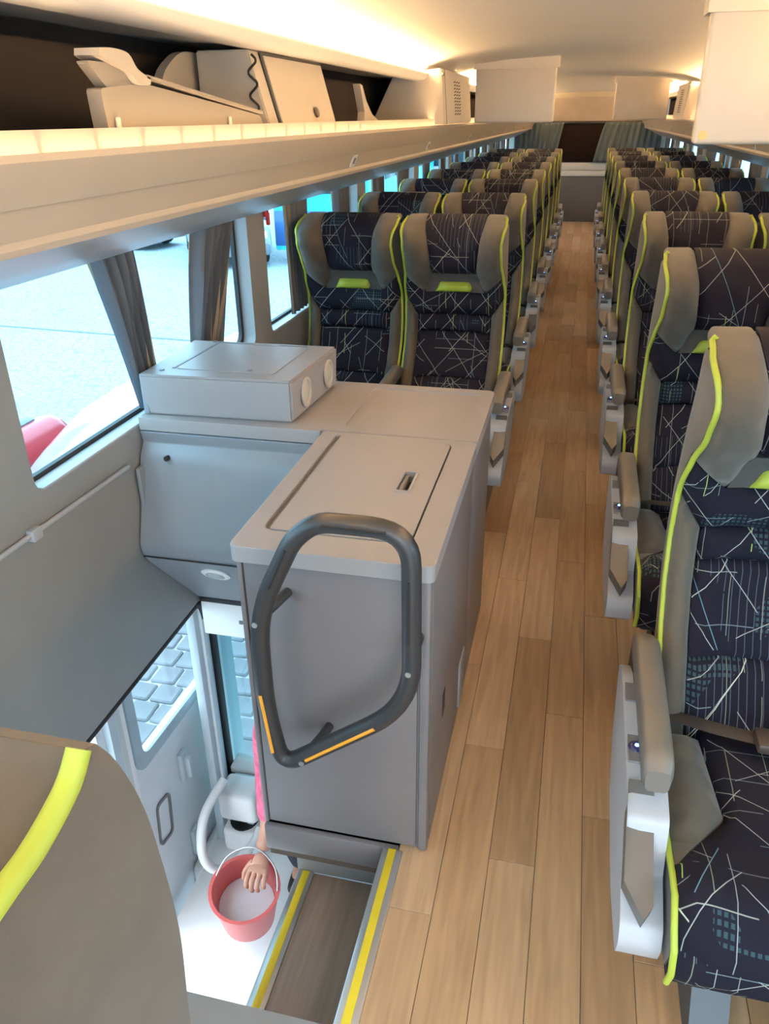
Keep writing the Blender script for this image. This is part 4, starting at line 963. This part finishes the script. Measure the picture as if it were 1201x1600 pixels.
def wheel(par, x, y, r=.34, w=.22):
    V, F = tube_geo([(x-w/2, y, r), (x-w*.42, y, r), (x+w*.42, y, r), (x+w/2, y, r)], [r*.9, r, r, r*.9], 24); o = raw('wheel', V, F, TIRE, par, 40)
    V, F = tube_geo([(x-w/2-.004, y, r), (x+w/2+.004, y, r)], [r*.58]*2, 16); raw('hubcap', V, F, ALU, o, 30)
def make_car(name, loc, rz, prof, glass, L_, W_, paint, label, suv=False):
    c = empty(name, loc, rz); tag(c, label, 'car')
    V = []; F = []; secs = ((-W_/2, .86, .06), (-W_/2*.96, 1, 0), (0, 1, 0), (W_/2*.96, 1, 0), (W_/2, .86, .06)); n = len(prof)
    for x, k, s in secs:
        for a, b in prof: V.append((x*(1-.13*sst(.9, 1.5, b)), a*(1-s*.3), .2+(b-.2)*(k if b > .9 else 1)+0))
    for i in range(len(secs)-1):
        for j in range(n): F.append((i*n+j, i*n+(j+1) % n, (i+1)*n+(j+1) % n, (i+1)*n+j))
    F += [tuple(range(n-1, -1, -1)), tuple((len(secs)-1)*n+j for j in range(n))]
    raw('body', V, F, paint, c, 35)
    for sx in (-1, 1):
        for P in glass:
            extrude('side_window', P, lambda u, v, d: (d*(1-.10*sst(.9, 1.5, v)), u, v), sx*(W_/2-.05), sx*(W_/2+.012), CGLASS, c)
        for yy in (-L_*.31, L_*.30): wheel(c, sx*(W_/2-.10), yy, .37 if suv else .32)
        box('headlight', sx*(W_/2-.42), sx*(W_/2-.10), -L_/2-.015, -L_/2+.12, .70 if suv else .58, .90 if suv else .72, WHITE, c, .04)
        box('door_mirror', sx*(W_/2), sx*(W_/2+.18), -.75, -.62, .98, 1.13, paint, c, .03)
    top, bot = (1.62, 1.12) if suv else (1.36, .98)
    ws = glass[0][0]
    hexa('windscreen', [(-W_*.42, ws[0]-.16, bot-.02), (W_*.42, ws[0]-.16, bot-.02), (W_*.42, ws[0]+.2, bot-.1), (-W_*.42, ws[0]+.2, bot-.1), (-W_*.36, ws[0]+.40, top), (W_*.36, ws[0]+.40, top), (W_*.36, ws[0]+.6, top-.1), (-W_*.36, ws[0]+.6, top-.1)], CGLASS, c, (0, 0, 0), .02)
    if suv:
        gb = box('grille', -W_*.30, W_*.30, -L_/2-.012, -L_/2+.05, .62, .98, BLACK, c, .03)
        for k in range(5): box('grille_bar', -W_*.29, W_*.29, -L_/2-.03, -L_/2, .66+.065*k, .69+.065*k, ALU, gb, .008)
        box('bumper', -W_*.47, W_*.47, -L_/2-.08, -L_/2+.2, .30, .58, mat('grey_bumper', (.14, .16, .18), .5), c, .06)
    else: box('bumper', -W_*.46, W_*.46, -L_/2-.03, -L_/2+.2, .24, .46, paint, c, .05)
    return c
suvp = [(-2.3, .32), (-2.35, .62), (-2.3, 1.0), (-2.1, 1.08), (-1.2, 1.14), (-.55, 1.66), (-.2, 1.74), (1.6, 1.74), (2.1, 1.66), (2.3, 1.1), (2.35, .6), (2.3, .32)]
carp = [(-2.1, .26), (-2.15, .50), (-2.1, .72), (-1.9, .82), (-1.0, .92), (-.35, 1.38), (.0, 1.44), (.9, 1.42), (1.5, 1.02), (2.05, .96), (2.1, .5), (2.05, .26)]
make_car('utility_vehicle', (-9.75, 21.6, GZ), math.radians(30), suvp, [[(-.85, 1.14), (-.45, 1.60), (.25, 1.64), (.25, 1.14)], [(.33, 1.14), (.33, 1.64), (1.5, 1.62), (1.75, 1.14)]], 4.7, 1.95, mat('silver_grey_paint', (.30, .34, .37), .25), 'silver grey utility vehicle parked in the yard, seen between the curtains', True)
make_car('sedan', (-14.2, 23.2, GZ), math.radians(78), carp, [[(-.70, .94), (-.25, 1.30), (.25, 1.36), (.25, .94)], [(.32, .94), (.32, 1.36), (.85, 1.34), (1.2, .98)]], 4.3, 1.78, mat('dark_blue_paint', (.04, .07, .12), .2), 'dark sedan parked at the far side of the yard')
def coach(loc, rz, c1, c2, label, L_=12.0):
    c = empty('parked_coach', loc, rz); tag(c, label, 'bus', 'coaches parked in the yard')
    pb = round_poly([(-1.27, .35, .05), (1.27, .35, .05), (1.27, 3.3, .25), (1.1, 3.62, .2), (-1.1, 3.62, .2), (-1.27, 3.3, .25)], .1, 3)
    extrude('body', pb, lambda u, v, d: (u, d, v), 0, L_, c1, c)
    box('lower_band', -1.285, 1.285, -.02, L_+.02, .45, 1.35, c2, c, .05)
    box('windscreen', -1.12, 1.12, -.04, .05, 1.75, 3.3, CGLASS, c, .04)
    box('light_bar', -1.0, 1.0, -.05, .02, .75, .95, ORANGE, c, .03)
    for sx in (-1, 1):
        for k in range(7): box('side_window', sx*1.265, sx*1.285, .7+k*1.55, 2.1+k*1.55, 1.95, 2.95, CGLASS, c, .01)
        for yy in (2.3, L_-3.2, L_-1.9): wheel(c, sx*1.12, yy, .5, .3)
coach((-6.55, 20.6, GZ), math.radians(2), mat('teal_bus_paint', (.02, .42, .48), .3), mat('blue_bus_paint', (.03, .10, .28), .3), 'teal and blue coach parked beside the yard, seen past the window pillar')
coach((-5.7, 33.0, GZ), math.radians(1), mat('lavender_bus_paint', (.62, .52, .66), .3), mat('white_bus_paint', (.7, .7, .74), .3), 'pale lavender coach parked far behind, seen through the last left windows')
coach((4.9, 9.0, GZ), 0, mat('white_bus_paint', (.7, .7, .74), .3), mat('blue_bus_paint', (.03, .10, .28), .3), 'white coach parked outside the right windows')
